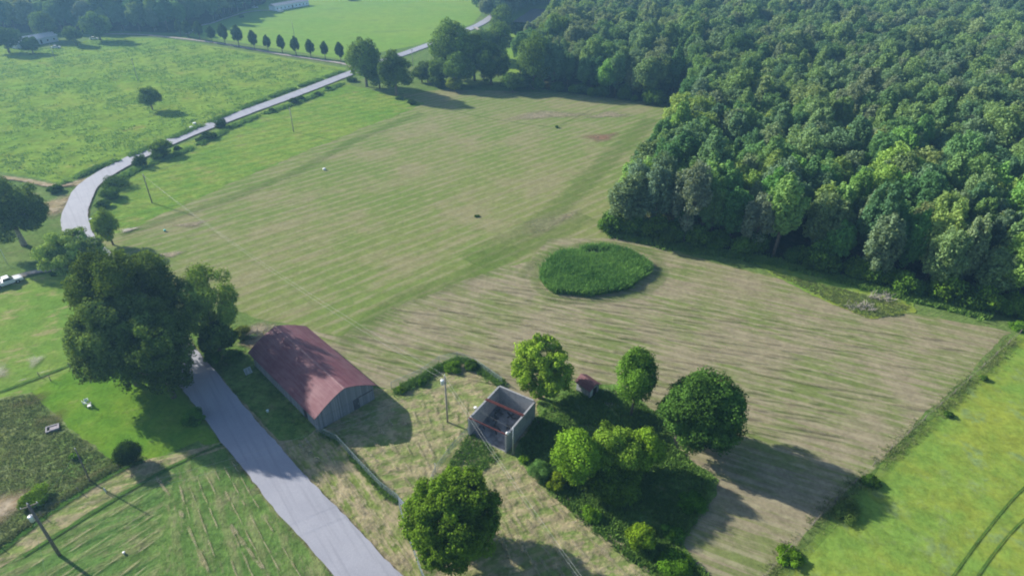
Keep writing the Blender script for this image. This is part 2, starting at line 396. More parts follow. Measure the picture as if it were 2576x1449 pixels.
sheet('meadow', [(470, 92), (560, 100), (860, 150), (1060, 112), (1190, 60), (1240, 0), (1200, -60), (700, -60), (560, 20), (520, 60)], G_MEAD, 0.5, 3.0, seed=8)
sheet('clearing', [(1262, 215), (1300, 195), (1345, 125), (1420, 85), (1520, 20), (1560, -20), (1300, -20), (1250, 80), (1260, 130)], G_MEAD, 0.5, 3.0, seed=9)
sheet('ploughed_plot', [(1290, 55), (1340, 22), (1450, 26), (1420, 70), (1360, 85)], plain('bare_soil', (0.13, 0.11, 0.095), 0.95, var=.25), 0.4, 3, seed=10)
sheet('right_meadow', [(2620, 830), (2560, 845), (2270, 1125), (2020, 1375), (1940, 1460), (1850, 1700), (3200, 1800), (3100, 830)], G_RIGHT, 0.5, 1.0, seed=11)
sheet('lawn', [(-300, 735), (-20, 722), (150, 680), (260, 650), (330, 720), (430, 860), (400, 920), (210, 915), (80, 985), (-120, 1040), (-300, 1060)], G_LAWN2, 0.25, .8, seed=12)
sheet('side_lawn', [(80, 985), (205, 920), (400, 910), (450, 960), (545, 1090), (560, 1125), (320, 1185), (270, 1165), (170, 1075)], G_LAWN, 0.2, .6, seed=13)
sheet('rough_field', [(-300, 1080), (-20, 1005), (80, 985), (170, 1075), (300, 1168), (30, 1360), (-300, 1600)], G_ROUGH, 0.35, .6, seed=14)
sheet('cut_field', [(-300, 1640), (0, 1395), (300, 1190), (470, 1125), (560, 1118), (640, 1200), (840, 1449), (960, 1640), (300, 1900), (-300, 1900)], G_CUT, 0.3, .6, seed=15)
G_CUT2 = field('cut_grass_east', (0.098, 0.180, 0.044), (0.119, 0.190, 0.050), (0.180, 0.204, 0.092), rad(-58), 0.06, (0.25, 0.9), 0.4, fine=1.3, bumpd=0.28,
              rows=(3.0, .4, 2.5), rowcol=(0.25, 0.25, 0.12), lump=.3, dark=.35)
sheet('cut_field', [(430, 1180), (470, 1128), (560, 1118), (640, 1200), (840, 1449), (960, 1640), (500, 1700), (400, 1449), (420, 1320)], G_CUT2, 1.2, .6, seed=55)
sheet('track_strip', [(-300, 1600), (0, 1385), (310, 1172), (560, 1110), (575, 1125), (430, 1170), (300, 1240), (0, 1432), (-300, 1640)], G_YARD, 0.2, .6, seed=16)
sheet('yard', [(800, 1090), (945, 975), (1000, 985), (1180, 905), (1270, 975), (1360, 1015), (1330, 1130), (1300, 1150), (1640, 1449), (1800, 1700), (1000, 1900), (1060, 1449), (1030, 1360), (1003, 1265), (900, 1165)], G_YARD, 0.3, .6, seed=17)
sheet('verge', [(545, 960), (640, 900), (790, 1075), (900, 1165), (1003, 1265), (1030, 1360), (1060, 1449), (1100, 1900), (1010, 1480), (860, 1295), (735, 1170), (600, 1010)], G_VERGE, 0.2, .6, seed=18)
sheet('shade_lawn', [(400, 800), (600, 820), (700, 860), (800, 1075), (760, 1110), (700, 1110), (560, 950), (470, 880)], G_WEED, 0.3, .8, seed=19)
sheet('weed_patch', [(1345, 1010), (1440, 960), (1560, 970), (1680, 1050), (1700, 1130), (1800, 1205), (1800, 1240), (1720, 1370), (1790, 1449), (1840, 1560), (1640, 1449), (1500, 1340), (1380, 1235), (1300, 1150), (1310, 1100), (1360, 1060)], G_WEED, 0.5, .6, seed=20)
RIGHTWOOD = [(1535, 590), (1590, 500), (1650, 410), (1725, 330), (1740, 268), (1560, 250), (1440, 235), (1340, 222), (1300, 190), (1345, 120), (1420, 85), (1560, -10), (1660, -60),
             (2800, -60), (3100, 200), (3300, 700), (2900, 800), (2640, 805), (2480, 785), (2290, 742), (2120, 697), (1900, 645), (1700, 615)]
LEFTWOOD = [(150, 84), (300, 80), (440, 84), (520, 62), (580, 40), (660, 12), (720, -45), (-700, -45), (-700, 70), (0, 84)]
TOPWOOD = [(1215, 52), (1270, 58), (1330, 30), (1400, 12), (1330, -50), (1180, -50)]
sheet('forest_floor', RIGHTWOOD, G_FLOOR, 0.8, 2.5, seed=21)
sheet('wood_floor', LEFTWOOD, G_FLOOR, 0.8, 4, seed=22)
sheet('margin_grass', [(1880, 650), (2120, 702), (2290, 748), (2300, 785), (2190, 803), (2100, 770), (1960, 700)], G_RIGHT, 0.4, .7, seed=23)

# patches and streaks in the fields
patch('bare_patch', 1515, 345, 9, 5.5, 0.5, S_RED, seed=1)
patch('dry_patch', 1380, 560, 13, 5, 0.7, S_TAN, seed=2)
patch('dry_patch', 1380, 290, 20, 7, 0.2, S_TAN, seed=3)
patch('dry_patch', 1530, 290, 12, 5, 0.3, S_TAN, seed=4)
patch('dry_patch', 480, 565, 5, 2.5, 0.2, S_TAN, seed=5)
patch('dry_patch', 430, 640, 4, 2, 0.2, S_TAN, seed=6)
patch('dry_patch', 640, 830, 6, 2.5, 0.6, S_TAN, seed=10)
patch('brown_patch', 128, 1062, 4, 3, -0.9, S_BROWN, seed=8)
patch('brown_patch', 80, 1008, 4, 2.2, 0.4, S_BROWN, seed=11)
patch('brown_patch', 240, 1195, 4, 1.5, 0.6, S_BROWN, seed=12)
ribbon('grass_swath', [(860, 868), (1000, 760), (1130, 712), (1260, 650), (1370, 600), (1480, 545)], 8, S_GREEN, 0.5, True)
ribbon('grass_swath', [(300, 590), (560, 505), (760, 425), (900, 350), (1060, 285)], 6, S_GREEN, 0.8, True, seed=2)
ribbon('grass_swath', [(1640, 300), (1530, 400), (1420, 510), (1340, 570), (1180, 660)], 10, S_GREEN, 1.0, True, seed=3)
ribbon('field_line', [(1090, 270), (1240, 300), (1395, 322)], 1.3, S_GREEN, 0.2, True, seed=4)
ribbon('field_line', [(1400, 322), (1440, 300), (1492, 276)], 1.2, S_GREEN, 0.2, True, seed=5)
ribbon('hollow_rim', [(1310, 700), (1340, 660), (1400, 630), (1520, 612), (1620, 630), (1668, 680), (1640, 725), (1560, 752), (1440, 758), (1370, 740), (1345, 700), (1360, 660)], 3.4, S_GREEN, 0.4, True, seed=6)
ribbon('edge_strip', [(2545, 842), (2240, 1120), (2000, 1360), (1920, 1449), (1860, 1560)], 2.6, S_GREEN, 0.4, True, off=1.5, seed=8)
ribbon('meadow_line', [(2720, 1110), (2576, 1225), (2480, 1335), (2395, 1449), (2300, 1590)], 0.34, S_DKGREEN, 0.05, True, seed=9)  # two thin dark green lines across the right meadow
ribbon('meadow_line', [(2720, 1190), (2576, 1305), (2500, 1390), (2450, 1460), (2380, 1560)], 0.34, S_DKGREEN, 0.05, True, seed=10)
ribbon('dark_ground_line', [(-100, 1460), (0, 1388), (150, 1275), (300, 1185), (360, 1160)], 1.5, S_DKGREEN, 0.15, True, seed=11)  # cast shade of the weedy bank, painted as a flat dark strip
ribbon('dark_ground_line', [(60, 1400), (300, 1250), (430, 1175), (560, 1118)], 0.8, S_DKGREEN, 0.15, True, seed=12)  # second, thinner dark green line along the track strip
ribbon('lawn_edge', [(-40, 1000), (60, 965), (150, 930), (240, 895)], 1.0, S_DKGREEN, 0.15, True, seed=13)
def blotches(name, lines, mat, ln=(1.4, 4.5), wd=(0.16, 0.34), wander=0.25, fill_=0.6, seed=1, z=None):
    """broken rows of lying hay: ragged slivers along lines, one sheet"""
    r = random.Random(seed); z0 = nextz() if z is None else z; V, A, T = [], [], []; q_ = 0
    for _ in range(3): nextz()
    for L in lines:
        P = smooth_line([at(*p) for p in L], 6); s = 0.0; tot = sum((b-a).length for a, b in zip(P[:-1], P[1:]))
        off = 0.0
        while s < tot:
            l = r.uniform(*ln); off = max(-1, min(1, off+r.uniform(-.25, .25)))
            if r.random() < fill_:
                d = 0; 
                for a_, b_ in zip(P[:-1], P[1:]):
                    q = (b_-a_).length
                    if d+q >= s: break
                    d += q
                c = a_.lerp(b_, (s-d)/max(q, 1e-6)); dr = (b_-a_).normalized(); nr = Vector((-dr.y, dr.x, 0)); c = c+nr*off*wander
                dr = (dr+nr*r.uniform(-.035, .035)).normalized(); nr = Vector((-dr.y, dr.x, 0)); w = r.uniform(*wd); n = 12; z = z0+(q_ % 5)*.0025; b0 = len(V); V.append((c.x, c.y, z)); A.append(1)
                ks = [r.uniform(.7, 1.2) for _ in range(n)]
                for sc, av in ((.5, 1), (1, 0)):
                    for k in range(n):
                        g_ = 6.2832*k/n; p = c+dr*(math.cos(g_)*l*.62*sc*ks[k])+nr*(math.sin(g_)*w*sc*ks[k]); V.append((p.x, p.y, z)); A.append(av)
                for k in range(n):
                    k2 = (k+1) % n
                    T += [(b0, b0+1+k, b0+1+k2), (b0+1+k, b0+1+n+k, b0+1+n+k2), (b0+1+k, b0+1+n+k2, b0+1+k2)]
                q_ += 1
            s += l*.9
    me = np_mesh(name, np.array(V), np.array(T), {'edge': np.array(A)}, mat)
    return tag(link(bpy.data.objects.new(name, me)), kind='structure')
def rowset(a0, a1, b0, b1, n, seed):
    """n lines between line a (a0-a1) and line b (b0-b1), given on the ground"""
    r = random.Random(seed); out = []
    for i in range(n):
        t = (i+.5)/n; u, v = r.uniform(0, .15), r.uniform(.8, 1)
        P0 = (a0[0]+(b0[0]-a0[0])*t, a0[1]+(b0[1]-a0[1])*t); P1 = (a1[0]+(b1[0]-a1[0])*t, a1[1]+(b1[1]-a1[1])*t)
        out.append([(P0[0]+(P1[0]-P0[0])*k, P0[1]+(P1[1]-P0[1])*k) for k in (u, (u+v)/2, v)])
    return out
blotches('windrow_hay', rowset((40, 1440), (420, 1200), (280, 1510), (425, 1390), 9, 1), S_ROW, seed=1, fill_=.6, wd=(.10, .20))
blotches('windrow_hay', rowset((430, 1200), (530, 1520), (590, 1150), (800, 1500), 7, 2), S_ROW, seed=2, fill_=.7, wd=(.10, .22))
blotches('windrow_hay', [[(400, 1210), (455, 1290), (505, 1400), (530, 1449)], [(560, 1290), (600, 1350), (660, 1430)]], S_ROW, seed=3, fill_=.75, wd=(.25, .5))
blotches('windrow_hay', rowset((740, 1110), (1040, 1500), (800, 1110), (1070, 1440), 5, 4), S_ROW, ln=(1, 3.5), wd=(.25, .6), seed=4, fill_=.7)
blotches('windrow_hay', rowset((1180, 1190), (1330, 1560), (1330, 1160), (1720, 1500), 12, 5), S_ROW, ln=(1, 4), wd=(.25, .7), seed=5, fill_=.65)
blotches('windrow_hay', rowset((860, 1140), (1000, 1260), (1180, 930), (1180, 1100), 12, 6), S_ROW, ln=(.8, 3), wd=(.2, .5), seed=6, fill_=.55)
blotches('windrow_hay', rowset((820, 900), (2250, 1180), (1180, 700), (2520, 860), 30, 7), S_TANF, ln=(2, 12), wd=(.3, .7), seed=7, fill_=.4, wander=1)
patch('mown_circle', -20, 1290, 5.5, 5.5, 0, S_DIRT, seed=31)
patch('pale_patch', 90, 910, 1.8, 2.4, 0.5, S_PALE, seed=32)
patch('pale_patch', 112, 938, 1.6, .35, 0.6, S_PALE, seed=33)
patch('pale_patch', 60, 958, 1.2, .35, 0.6, S_PALE, seed=34)
patch('pale_patch', 0, 940, 2, 3, 0.6, S_PALE, seed=35)
patch('dirt_verge', 135, 520, 7, 9, 0.3, S_DIRT, seed=36)
patch('dirt_verge', 195, 462, 6, 4, 0.6, S_DIRT, seed=37)
patch('dirt_verge', 645, 860, 4, 3, 0.6, S_DIRT, seed=38)
patch('dirt_verge', 325, 580, 3, 1.5, 0.6, S_GRAVEL, seed=39)

# roads
ROADL = [(1200, 1800), (1060, 1600), (921, 1445), (776, 1287), (668, 1165), (575, 1050), (478, 930), (380, 800), (290, 690), (215, 620), (190, 565), (197, 515), (228, 465), (298, 420), (390, 376), (500, 329), (620, 284), (740, 240),
         (865, 192), (950, 160), (1060, 121), (1140, 90), (1215, 58), (1262, 20), (1290, -20)]
ribbon('road_shoulder', ROADL, 7.6, S_DIRT, 0.15, True, seed=3)
road = ribbon('road', ROADL, 6.0, ASPH, 0.10, False, seed=4, n=12)
ribbon('driveway', [(885, 170), (853, 160), (700, 137), (567, 113), (433, 96), (330, 88), (230, 88)], 4.0, S_GRAVEL, 0.15, True, seed=5)
ribbon('driveway', [(700, 28), (660, 28), (617, 33), (570, 47), (533, 60), (500, 68), (470, 88)], 3.6, S_GRAVEL, 0.15, True, seed=6)
ribbon('driveway', [(230, 650), (150, 676), (100, 684), (50, 697), (-30, 722), (-160, 760)], 3.0, S_GRAVEL, 0.15, True, seed=7)
ribbon('dirt_track', [(190, 462), (140, 470), (60, 455), (-60, 440), (-200, 420)], 3.0, S_DIRT, 0.15, True, seed=8)
ribbon('driveway', [(1195, 70), (1215, 82), (1240, 80)], 4, S_GRAVEL, 0.15, True, seed=9)

# ---------------------------------------------------------------- foliage
def leaf_cloud(P, N, size, rs, fold=0.25):
    """quads at P facing N"""
    n = len(P); a = rs.normal(size=(n, 3)); t = np.cross(N, a); t /= np.linalg.norm(t, axis=1)[:, None]+1e-9
    b = np.cross(N, t); s = size[:, None]
    asp = rs.uniform(0.55, 1.0, n)[:, None]
    V = np.stack([P-t*s, P-b*s*asp+N*s*fold, P+t*s, P+b*s*asp-N*s*fold*0.3], 1).reshape(-1, 3)
    return V, np.arange(4*n).reshape(n, 4)
def crown_mesh(name, R, RZ, n, leaf, seed, blobs=34, shape='round', blob_r=(0.26, 0.42), mat=None, gap=0.0, zc=0.0, low=0.0, nr=0.5):
    """crown of many leaf clumps: boughs of different size over an uneven envelope"""
    rs = np.random.RandomState(seed); blobs = int(blobs*1.7); blob_r = (blob_r[0]*.62, blob_r[1]*.86)
    C, BR = [], []
    i = 0
    while len(C) < blobs and i < 4000:
        i += 1
        d = rs.normal(size=3); d /= np.linalg.norm(d)
        if d[2] < -0.55+low and rs.rand() < 0.8: continue
        br = rs.uniform(*blob_r); rr = (1-br)*rs.uniform(0.62, 1.0)
        if rs.rand() < 0.18: rr *= 0.45
        z = d[2]
        k = 1.0
        if shape == 'cone': k = max(0.12, 0.95-0.85*(z*0.5+0.5))
        elif shape == 'oval': k = 1.0-0.28*max(0, z)**1.5-0.15*max(0, -z)
        elif shape == 'vase': k = 0.62+0.4*(z*0.5+0.5)
        elif shape == 'flat': k = 1.0
        C.append((d[0]*rr*k, d[1]*rr*k, z*rr if shape != 'cone' else z*0.9)); BR.append(br*(k*0.9+0.1))
    C = np.array(C); BR = np.array(BR)
    w = BR**2; w /= w.sum()
    m = int(n*1.6); idx = rs.choice(len(C), m, p=w)
    d = rs.normal(size=(m, 3)); d /= np.linalg.norm(d, axis=1)[:, None]
    rad_ = BR[idx]*(0.55+0.62*rs.rand(m)**0.6)
    # lobes on each bough
    lob = 1+0.16*np.sin(d[:, 0]*7+idx)*np.sin(d[:, 1]*6+idx*2)+0.10*np.sin(d[:, 2]*9+idx*3)
    P = C[idx]+d*(rad_*lob)[:, None]*np.array([1, 1, 0.85])
    # drop leaves buried inside other boughs
    D = np.linalg.norm(P[:, None, :]-C[None], axis=2)/BR[None]
    D[np.arange(m), idx] = 9
    keep = (D.min(1) > 0.78) | (rs.rand(m) < 0.22)
    if gap: keep &= ~((np.sin(P[:, 0]*9+seed)*np.sin(P[:, 1]*8+1)*np.sin(P[:, 2]*9+2)) > (1-gap)*0.6)
    P, d, idx = P[keep][:n], d[keep][:n], idx[keep][:n]
    N = d+rs.normal(size=d.shape)*nr; N[:, 2] += 0.25; N /= np.linalg.norm(N, axis=1)[:, None]
    bt = rs.rand(len(C))
    tint = np.clip(0.55*bt[idx]+0.45*rs.rand(len(P)), 0, 1)
    Pw = P*np.array([R, R, RZ]); Pw[:, 2] += zc
    size = leaf*rs.uniform(0.55, 1.25, len(P))
    V, Q = leaf_cloud(Pw, N, size, rs)
    me = np_mesh(name, V, Q, {'tint': np.repeat(tint, 4)}, mat or LEAF)
    return me, C*np.array([R, R, RZ])+np.array([0, 0, zc]), BR
def trunk_mesh(Hc, rb, targets, seed, name='trunk', mat=None, lean=0.0):
    r = random.Random(seed); mb = MB()
    top = Vector((lean, 0, Hc))
    pts = [Vector((0, 0, -0.2)), Vector((r.uniform(-.1, .1)+lean*.1, r.uniform(-.1, .1), Hc*0.3)), Vector((lean*.5+r.uniform(-.15, .15), 0, Hc*0.65)), top]
    mb.tube(pts, [rb*1.35, rb, rb*0.75, rb*0.35], 8)
    ts = list(targets); r.shuffle(ts)
    for c in ts[:9]:
        c = Vector(c); h0 = min(Hc*0.95, max(Hc*0.3, c.z*0.55)); a = Vector((lean*h0/Hc*.7, 0, h0))
        mid = a.lerp(c, 0.5)+Vector((0, 0, -0.05*(c-a).length))
        mb.tube([a, mid, c], [rb*0.42, rb*0.28, rb*0.1], 6, False)
    me = bpy.data.meshes.new(name); me.from_pydata([tuple(v) for v in mb.v], [], mb.f); me.update()
    for p in me.polygons: p.use_smooth = True
    me.materials.append(mat or BARK)
    return me

def tree(kind, label, cx, cy, hw, asp, Ht, col=(1, 1, 1), n=12000, leaf=0.3, seed=1, shape='round', cat='tree', group=None,
         blobs=34, blob_r=(0.26, 0.42), gap=0.0, bark=None, trunk=True, low=0.0, rb=None, lean=0.0):
    """one tree whose crown centre shows at (cx, cy), half width hw px, crown height/width asp, total height Ht"""
    R = 5.0; zc = Ht*0.6
    for _ in range(6):
        P = at(cx, cy, zc); R = hw*1.1/F*dist(P); RZ = min(R*asp, Ht*0.49 if trunk else Ht*0.62); zc = Ht-RZ
    root = empty(kind, (P.x, P.y, 0), random.Random(seed).uniform(0, 6.28) if not lean else 0)
    tag(root, label, cat, group)
    root['r_'] = round(R, 2)
    n, leaf = int(n*2.2), leaf*0.72
    me, C, BR = crown_mesh('crown', R, RZ, n, leaf, seed, blobs, shape, blob_r, None, gap, zc, low)
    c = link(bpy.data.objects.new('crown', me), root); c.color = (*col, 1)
    if trunk:
        t = link(bpy.data.objects.new('trunk', trunk_mesh(zc*1.05, rb or max(0.12, R*0.055), [tuple(x) for x in C[:14]], seed, mat=bark, lean=lean)), root)
    return root

def shrub(kind, label, px, py, hw, Hs, col=(1, 1, 1), n=900, leaf=0.22, seed=1, cat='shrub', group=None, asp=None, wide=1.0):
    """low bush standing on the ground at (px, py)"""
    g = at(px, py); R = hw/F*dist(g)
    n, leaf = int(n*2.2), leaf*0.62
    me, C, BR = crown_mesh(kind, R*1.05, Hs*0.62, n, leaf, seed, 14, 'round', (0.3, 0.5), None, 0, Hs*0.42, -0.2)
    o = link(bpy.data.objects.new(kind, me)); o.location = (g.x, g.y, 0); o.scale = (1, wide, 1)
    o.color = (*col, 1); o.rotation_euler = (0, 0, 0.7)
    return tag(o, label, cat, group)

# hero trees -------------------------------------------------------------
tree('maple_tree', 'huge dark green roadside tree, the tallest of the clump that hides the road', 325, 765, 108, 1.3, 24, (0.8, .88, .9), 34000, .28, 11, blobs=60, blob_r=(.18, .32), gap=.4)
tree('maple_tree', 'broad grey-green roadside tree at the lower left of the big clump over the road', 300, 855, 100, 1.2, 19, (1.15, 1.12, 1.2), 26000, .28, 12, blobs=60, blob_r=(.16, .30), gap=.2)
tree('maple_tree', 'dark tree leaning over the road edge at the bottom of the big clump', 398, 895, 82, 1.2, 17, (0.8, .92, .92), 16000, .26, 13, blobs=44, blob_r=(.2, .34), gap=.5)
tree('ash_tree', 'light airy green tree between the big dark clump and the barn roof', 518, 765, 72, 1.5, 20, (1.6, 1.6, 1.5), 14000, .20, 14, blobs=44, blob_r=(.18, .3), gap=.6)
tree('oak_tree', 'bushy dark tree standing just left of the far end of the barn', 548, 850, 40, 1.1, 9, (0.85, .95, .8), 6000, .26, 15)
tree('willow_tree', 'pale silvery green tree beside the road where it leaves the big clump', 178, 640, 64, 0.95, 12, (2.2, 2.1, 2.6), 12000, .26, 16, blobs=46, blob_r=(.16, .3), gap=.2)
tree('young_tree', 'slender pale green tree on the inside of the road bend', 266, 566, 27, 2.0, 10.5, (1.6, 1.7, 1.6), 5000, .24, 17, shape='oval')
tree('oak_tree', 'tall tree with a long bare trunk at the left edge beyond the driveway', 18, 525, 64, 1.15, 19, (0.9, 1.0, 1.1), 14000, .32, 18, blobs=44, blob_r=(.2, .34), rb=.55, bark=PALEBARK)
tree('ash_tree', 'sparse yellow-green tree above the roofless block building', 1362, 925, 84, 1.1, 13, (1.9, 2.0, 1.05), 12000, .24, 19, blobs=46, blob_r=(.13, .25), gap=.4)
tree('oval_tree', 'upright oval green tree between the small red roofed shed and the round dark tree', 1602, 948, 49, 1.95, 15, (1.1, 1.4, .75), 14000, .20, 20, shape='oval', blobs=30, blob_r=(.42, .55))
tree('round_tree', 'round dense dark green tree casting a long shadow over the mown field', 1766, 1030, 101, 1.02, 13.5, (0.72, .95, .75), 24000, .25, 21, blobs=60, blob_r=(.2, .33))
tree('locust_tree', 'bright yellow-green bushy tree, leftmost of the three in the weedy patch', 1452, 1148, 64, 1.35, 10.5, (1.45, 1.85, .85), 12000, .2, 22, blobs=34, blob_r=(.3, .44))
tree('locust_tree', 'pale green multi-stemmed tree in the middle of the weedy patch', 1550, 1132, 66, 1.25, 9.5, (1.5, 1.8, 1.15), 11000, .2, 23, blobs=34, blob_r=(.28, .42))
tree('locust_tree', 'smaller yellow-green tree, rightmost of the three in the weedy patch', 1625, 1128, 46, 1.35, 8.5, (1.35, 1.7, .8), 7000, .2, 24)
tree('walnut_tree', 'small dark tree in the shade below the bright bushy trees of the weedy patch', 1550, 1210, 62, 0.9, 5.5, (0.85, 1.05, 0.6), 8000, .2, 33)
tree('maple_tree', 'large bright green tree at the bottom of the picture in front of the yard gate', 1140, 1300, 118, 1.05, 13, (0.95, 1.22, 0.68), 34000, .22, 25, blobs=70, blob_r=(.16, .28), gap=.15)
tree('young_tree', 'small bright yellow-green tree at the lower end of the weedy patch', 1612, 1350, 33, 1.3, 4.2, (1.6, 1.75, 0.6), 4500, .16, 26, shape='oval')
tree('cedar_tree', 'small dark cone shaped evergreen alone on the side lawn', 320, 1136, 27, 1.4, 4.4, (0.30, .42, .38), 9000, .12, 27, shape='oval', blobs=20, blob_r=(.6, .7))
tree('field_tree', 'lone small tree standing in the open pasture left of the road', 375, 246, 23, 1.2, 9.5, (0.8, .92, .75), 5500, .28, 28, gap=.25, blobs=22, blob_r=(.36, .5))
tree('young_tree', 'light green tree on the roadside bank over the low dark shrubs', 405, 370, 25, 1.0, 5, (1.15, 1.3, 0.85), 3500, .26, 29)
# copse between the road and the wood
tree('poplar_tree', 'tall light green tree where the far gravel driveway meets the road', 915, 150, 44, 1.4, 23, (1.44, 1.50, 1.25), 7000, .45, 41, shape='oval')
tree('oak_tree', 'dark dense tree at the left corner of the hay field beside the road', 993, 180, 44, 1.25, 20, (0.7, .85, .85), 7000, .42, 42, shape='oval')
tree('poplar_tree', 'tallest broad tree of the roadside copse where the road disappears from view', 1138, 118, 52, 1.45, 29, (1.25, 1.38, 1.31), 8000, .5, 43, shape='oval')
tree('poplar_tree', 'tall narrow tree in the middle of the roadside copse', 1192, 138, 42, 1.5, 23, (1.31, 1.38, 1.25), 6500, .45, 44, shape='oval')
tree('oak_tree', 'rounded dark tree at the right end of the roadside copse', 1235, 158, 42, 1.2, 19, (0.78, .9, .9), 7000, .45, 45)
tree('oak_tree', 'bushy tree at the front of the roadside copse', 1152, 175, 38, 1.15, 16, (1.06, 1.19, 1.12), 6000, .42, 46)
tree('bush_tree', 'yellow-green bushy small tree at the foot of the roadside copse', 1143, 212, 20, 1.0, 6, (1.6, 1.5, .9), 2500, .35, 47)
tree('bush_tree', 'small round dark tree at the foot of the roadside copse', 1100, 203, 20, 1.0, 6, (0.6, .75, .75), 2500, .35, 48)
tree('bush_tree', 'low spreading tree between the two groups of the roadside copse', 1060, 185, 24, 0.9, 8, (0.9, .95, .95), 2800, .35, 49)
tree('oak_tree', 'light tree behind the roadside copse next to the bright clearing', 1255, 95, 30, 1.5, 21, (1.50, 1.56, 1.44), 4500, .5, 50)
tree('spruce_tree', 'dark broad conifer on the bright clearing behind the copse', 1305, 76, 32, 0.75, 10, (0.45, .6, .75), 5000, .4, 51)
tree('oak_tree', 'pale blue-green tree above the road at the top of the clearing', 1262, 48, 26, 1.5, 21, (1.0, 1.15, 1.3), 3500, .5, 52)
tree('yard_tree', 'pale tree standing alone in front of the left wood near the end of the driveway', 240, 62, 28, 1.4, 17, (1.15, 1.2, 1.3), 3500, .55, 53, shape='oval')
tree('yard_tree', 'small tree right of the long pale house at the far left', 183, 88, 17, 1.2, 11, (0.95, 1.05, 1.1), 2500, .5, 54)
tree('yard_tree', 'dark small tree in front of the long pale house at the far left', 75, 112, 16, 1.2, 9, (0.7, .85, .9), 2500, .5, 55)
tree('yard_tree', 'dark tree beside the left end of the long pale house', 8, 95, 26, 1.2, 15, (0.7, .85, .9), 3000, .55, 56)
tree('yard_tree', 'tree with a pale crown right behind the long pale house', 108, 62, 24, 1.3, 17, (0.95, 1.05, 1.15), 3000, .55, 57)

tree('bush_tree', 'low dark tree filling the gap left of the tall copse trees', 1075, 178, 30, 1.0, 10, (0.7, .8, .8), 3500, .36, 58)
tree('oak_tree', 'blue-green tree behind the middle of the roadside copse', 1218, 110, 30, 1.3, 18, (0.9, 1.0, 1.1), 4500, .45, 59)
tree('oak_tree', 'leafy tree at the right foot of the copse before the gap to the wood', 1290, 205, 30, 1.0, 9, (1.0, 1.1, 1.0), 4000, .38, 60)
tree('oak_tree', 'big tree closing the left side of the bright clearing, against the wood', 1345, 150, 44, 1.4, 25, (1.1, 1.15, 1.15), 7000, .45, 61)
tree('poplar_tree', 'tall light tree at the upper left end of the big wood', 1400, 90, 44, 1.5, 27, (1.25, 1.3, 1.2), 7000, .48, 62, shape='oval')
# driveway row of upright trees: one built, the rest copies ---------------
rowV = [(455, 94, 30), (476, 98, 34), (504, 104, 36), (535, 110, 33), (567, 115, 39), (602, 121, 41), (641, 128, 37), (675, 132, 34), (711, 138, 36), (746, 143, 39), (783, 148, 39), (819, 152, 35), (858, 160, 42)]
rme, rC, rB = crown_mesh('crown', 3.2, 4.2, 6000, .24, 77, 30, 'oval', (.3, .45), None, 0, 5.0)
rtr = trunk_mesh(5.5, .22, [tuple(x) for x in rC[:8]], 7)
ordn = ['first', 'second', 'third', 'fourth', 'fifth', 'sixth', 'seventh', 'eighth', 'ninth', 'tenth', 'eleventh', 'twelfth', 'thirteenth']
rrow = random.Random(9)
for i, (x, y, hpx) in enumerate(rowV):
    g = at(x, y-2); e = empty('pear_tree', (g.x, g.y, 0), rrow.uniform(0, 6))
    s = hpx*1.12/F*dist(g)/9.0; e.scale = (s*rrow.uniform(.68, .85), s*rrow.uniform(.68, .85), s*rrow.uniform(.93, 1.05))
    tag(e, 'upright dark green avenue tree, %s from the left in the row along the gravel driveway' % ordn[i], 'tree', 'upright trees lining the gravel driveway')
    c = link(bpy.data.objects.new('crown', rme), e); c.color = (0.42, .55, .55, 1)
    link(bpy.data.objects.new('trunk', rtr), e)

# wood: shared crowns ----------------------------------------------------
VAR = []
for k in range(6):
    R_, RZ_, Hh = [(4.8, 7.8, 18), (5.4, 7.4, 17), (4.3, 8.6, 20), (5.8, 8.0, 18.5), (4.7, 7.2, 15.5), (4.2, 7.8, 17)][k]
    me, C, BR = crown_mesh('crown', R_, RZ_, 9500, .30, 100+k, 44, ['round', 'round', 'oval', 'round', 'round', 'oval'][k], (.20, .36), FLEAF, .1, Hh-RZ_, nr=.8)
    tr = trunk_mesh(Hh-RZ_, .26, [tuple(x) for x in C[:8]], 200+k)
    VAR.append((me, tr))
def inside(P, poly):
    x, y = P[0], P[1]; c = False; j = len(poly)-1
    for i in range(len(poly)):
        xi, yi = poly[i][0], poly[i][1]; xj, yj = poly[j][0], poly[j][1]
        if (yi > y) != (yj > y) and x < (xj-xi)*(y-yi)/(yj-yi)+xi: c = not c
        j = i
    return c
def edge_dist(P, poly):
    best = 1e9
    for i in range(len(poly)):
        a, b = poly[i], poly[(i+1) % len(poly)]; ab = b-a; t = max(0, min(1, (P-a).dot(ab)/max(ab.length_squared, 1e-9)))
        best = min(best, (P-a-ab*t).length)
    return best
def scatter(pix, sp, seed, ymax=2000, xlim=None):
    poly = [at(*p) for p in pix]; r = random.Random(seed); pts = []
    x0, x1 = min(p.x for p in poly), max(p.x for p in poly); y0, y1 = min(p.y for p in poly), min(ymax, max(p.y for p in poly))
    y = y0; row = 0
    while y < y1:
        s = sp(y) if callable(sp) else sp
        x = x0+(row % 2)*s/2
        while x < x1:
            p = Vector((x+r.uniform(-.32, .32)*s, y+r.uniform(-.32, .32)*s, 0))
            if inside(p, poly) and abs(p.x) < (p.y*0.95+45): pts.append((p, s))
            x += s
        y += s*0.87; row += 1
    return pts, poly
ptsR, polyR = scatter(RIGHTWOOD, lambda y: 6.0 if y < 150 else (6.8 if y < 300 else 8.2), 5, 900)
ptsL, polyL = scatter(LEFTWOOD, 8.5, 6, 900)
ptsT, polyT = scatter(TOPWOOD, 8.5, 7, 900)
rf = random.Random(12)
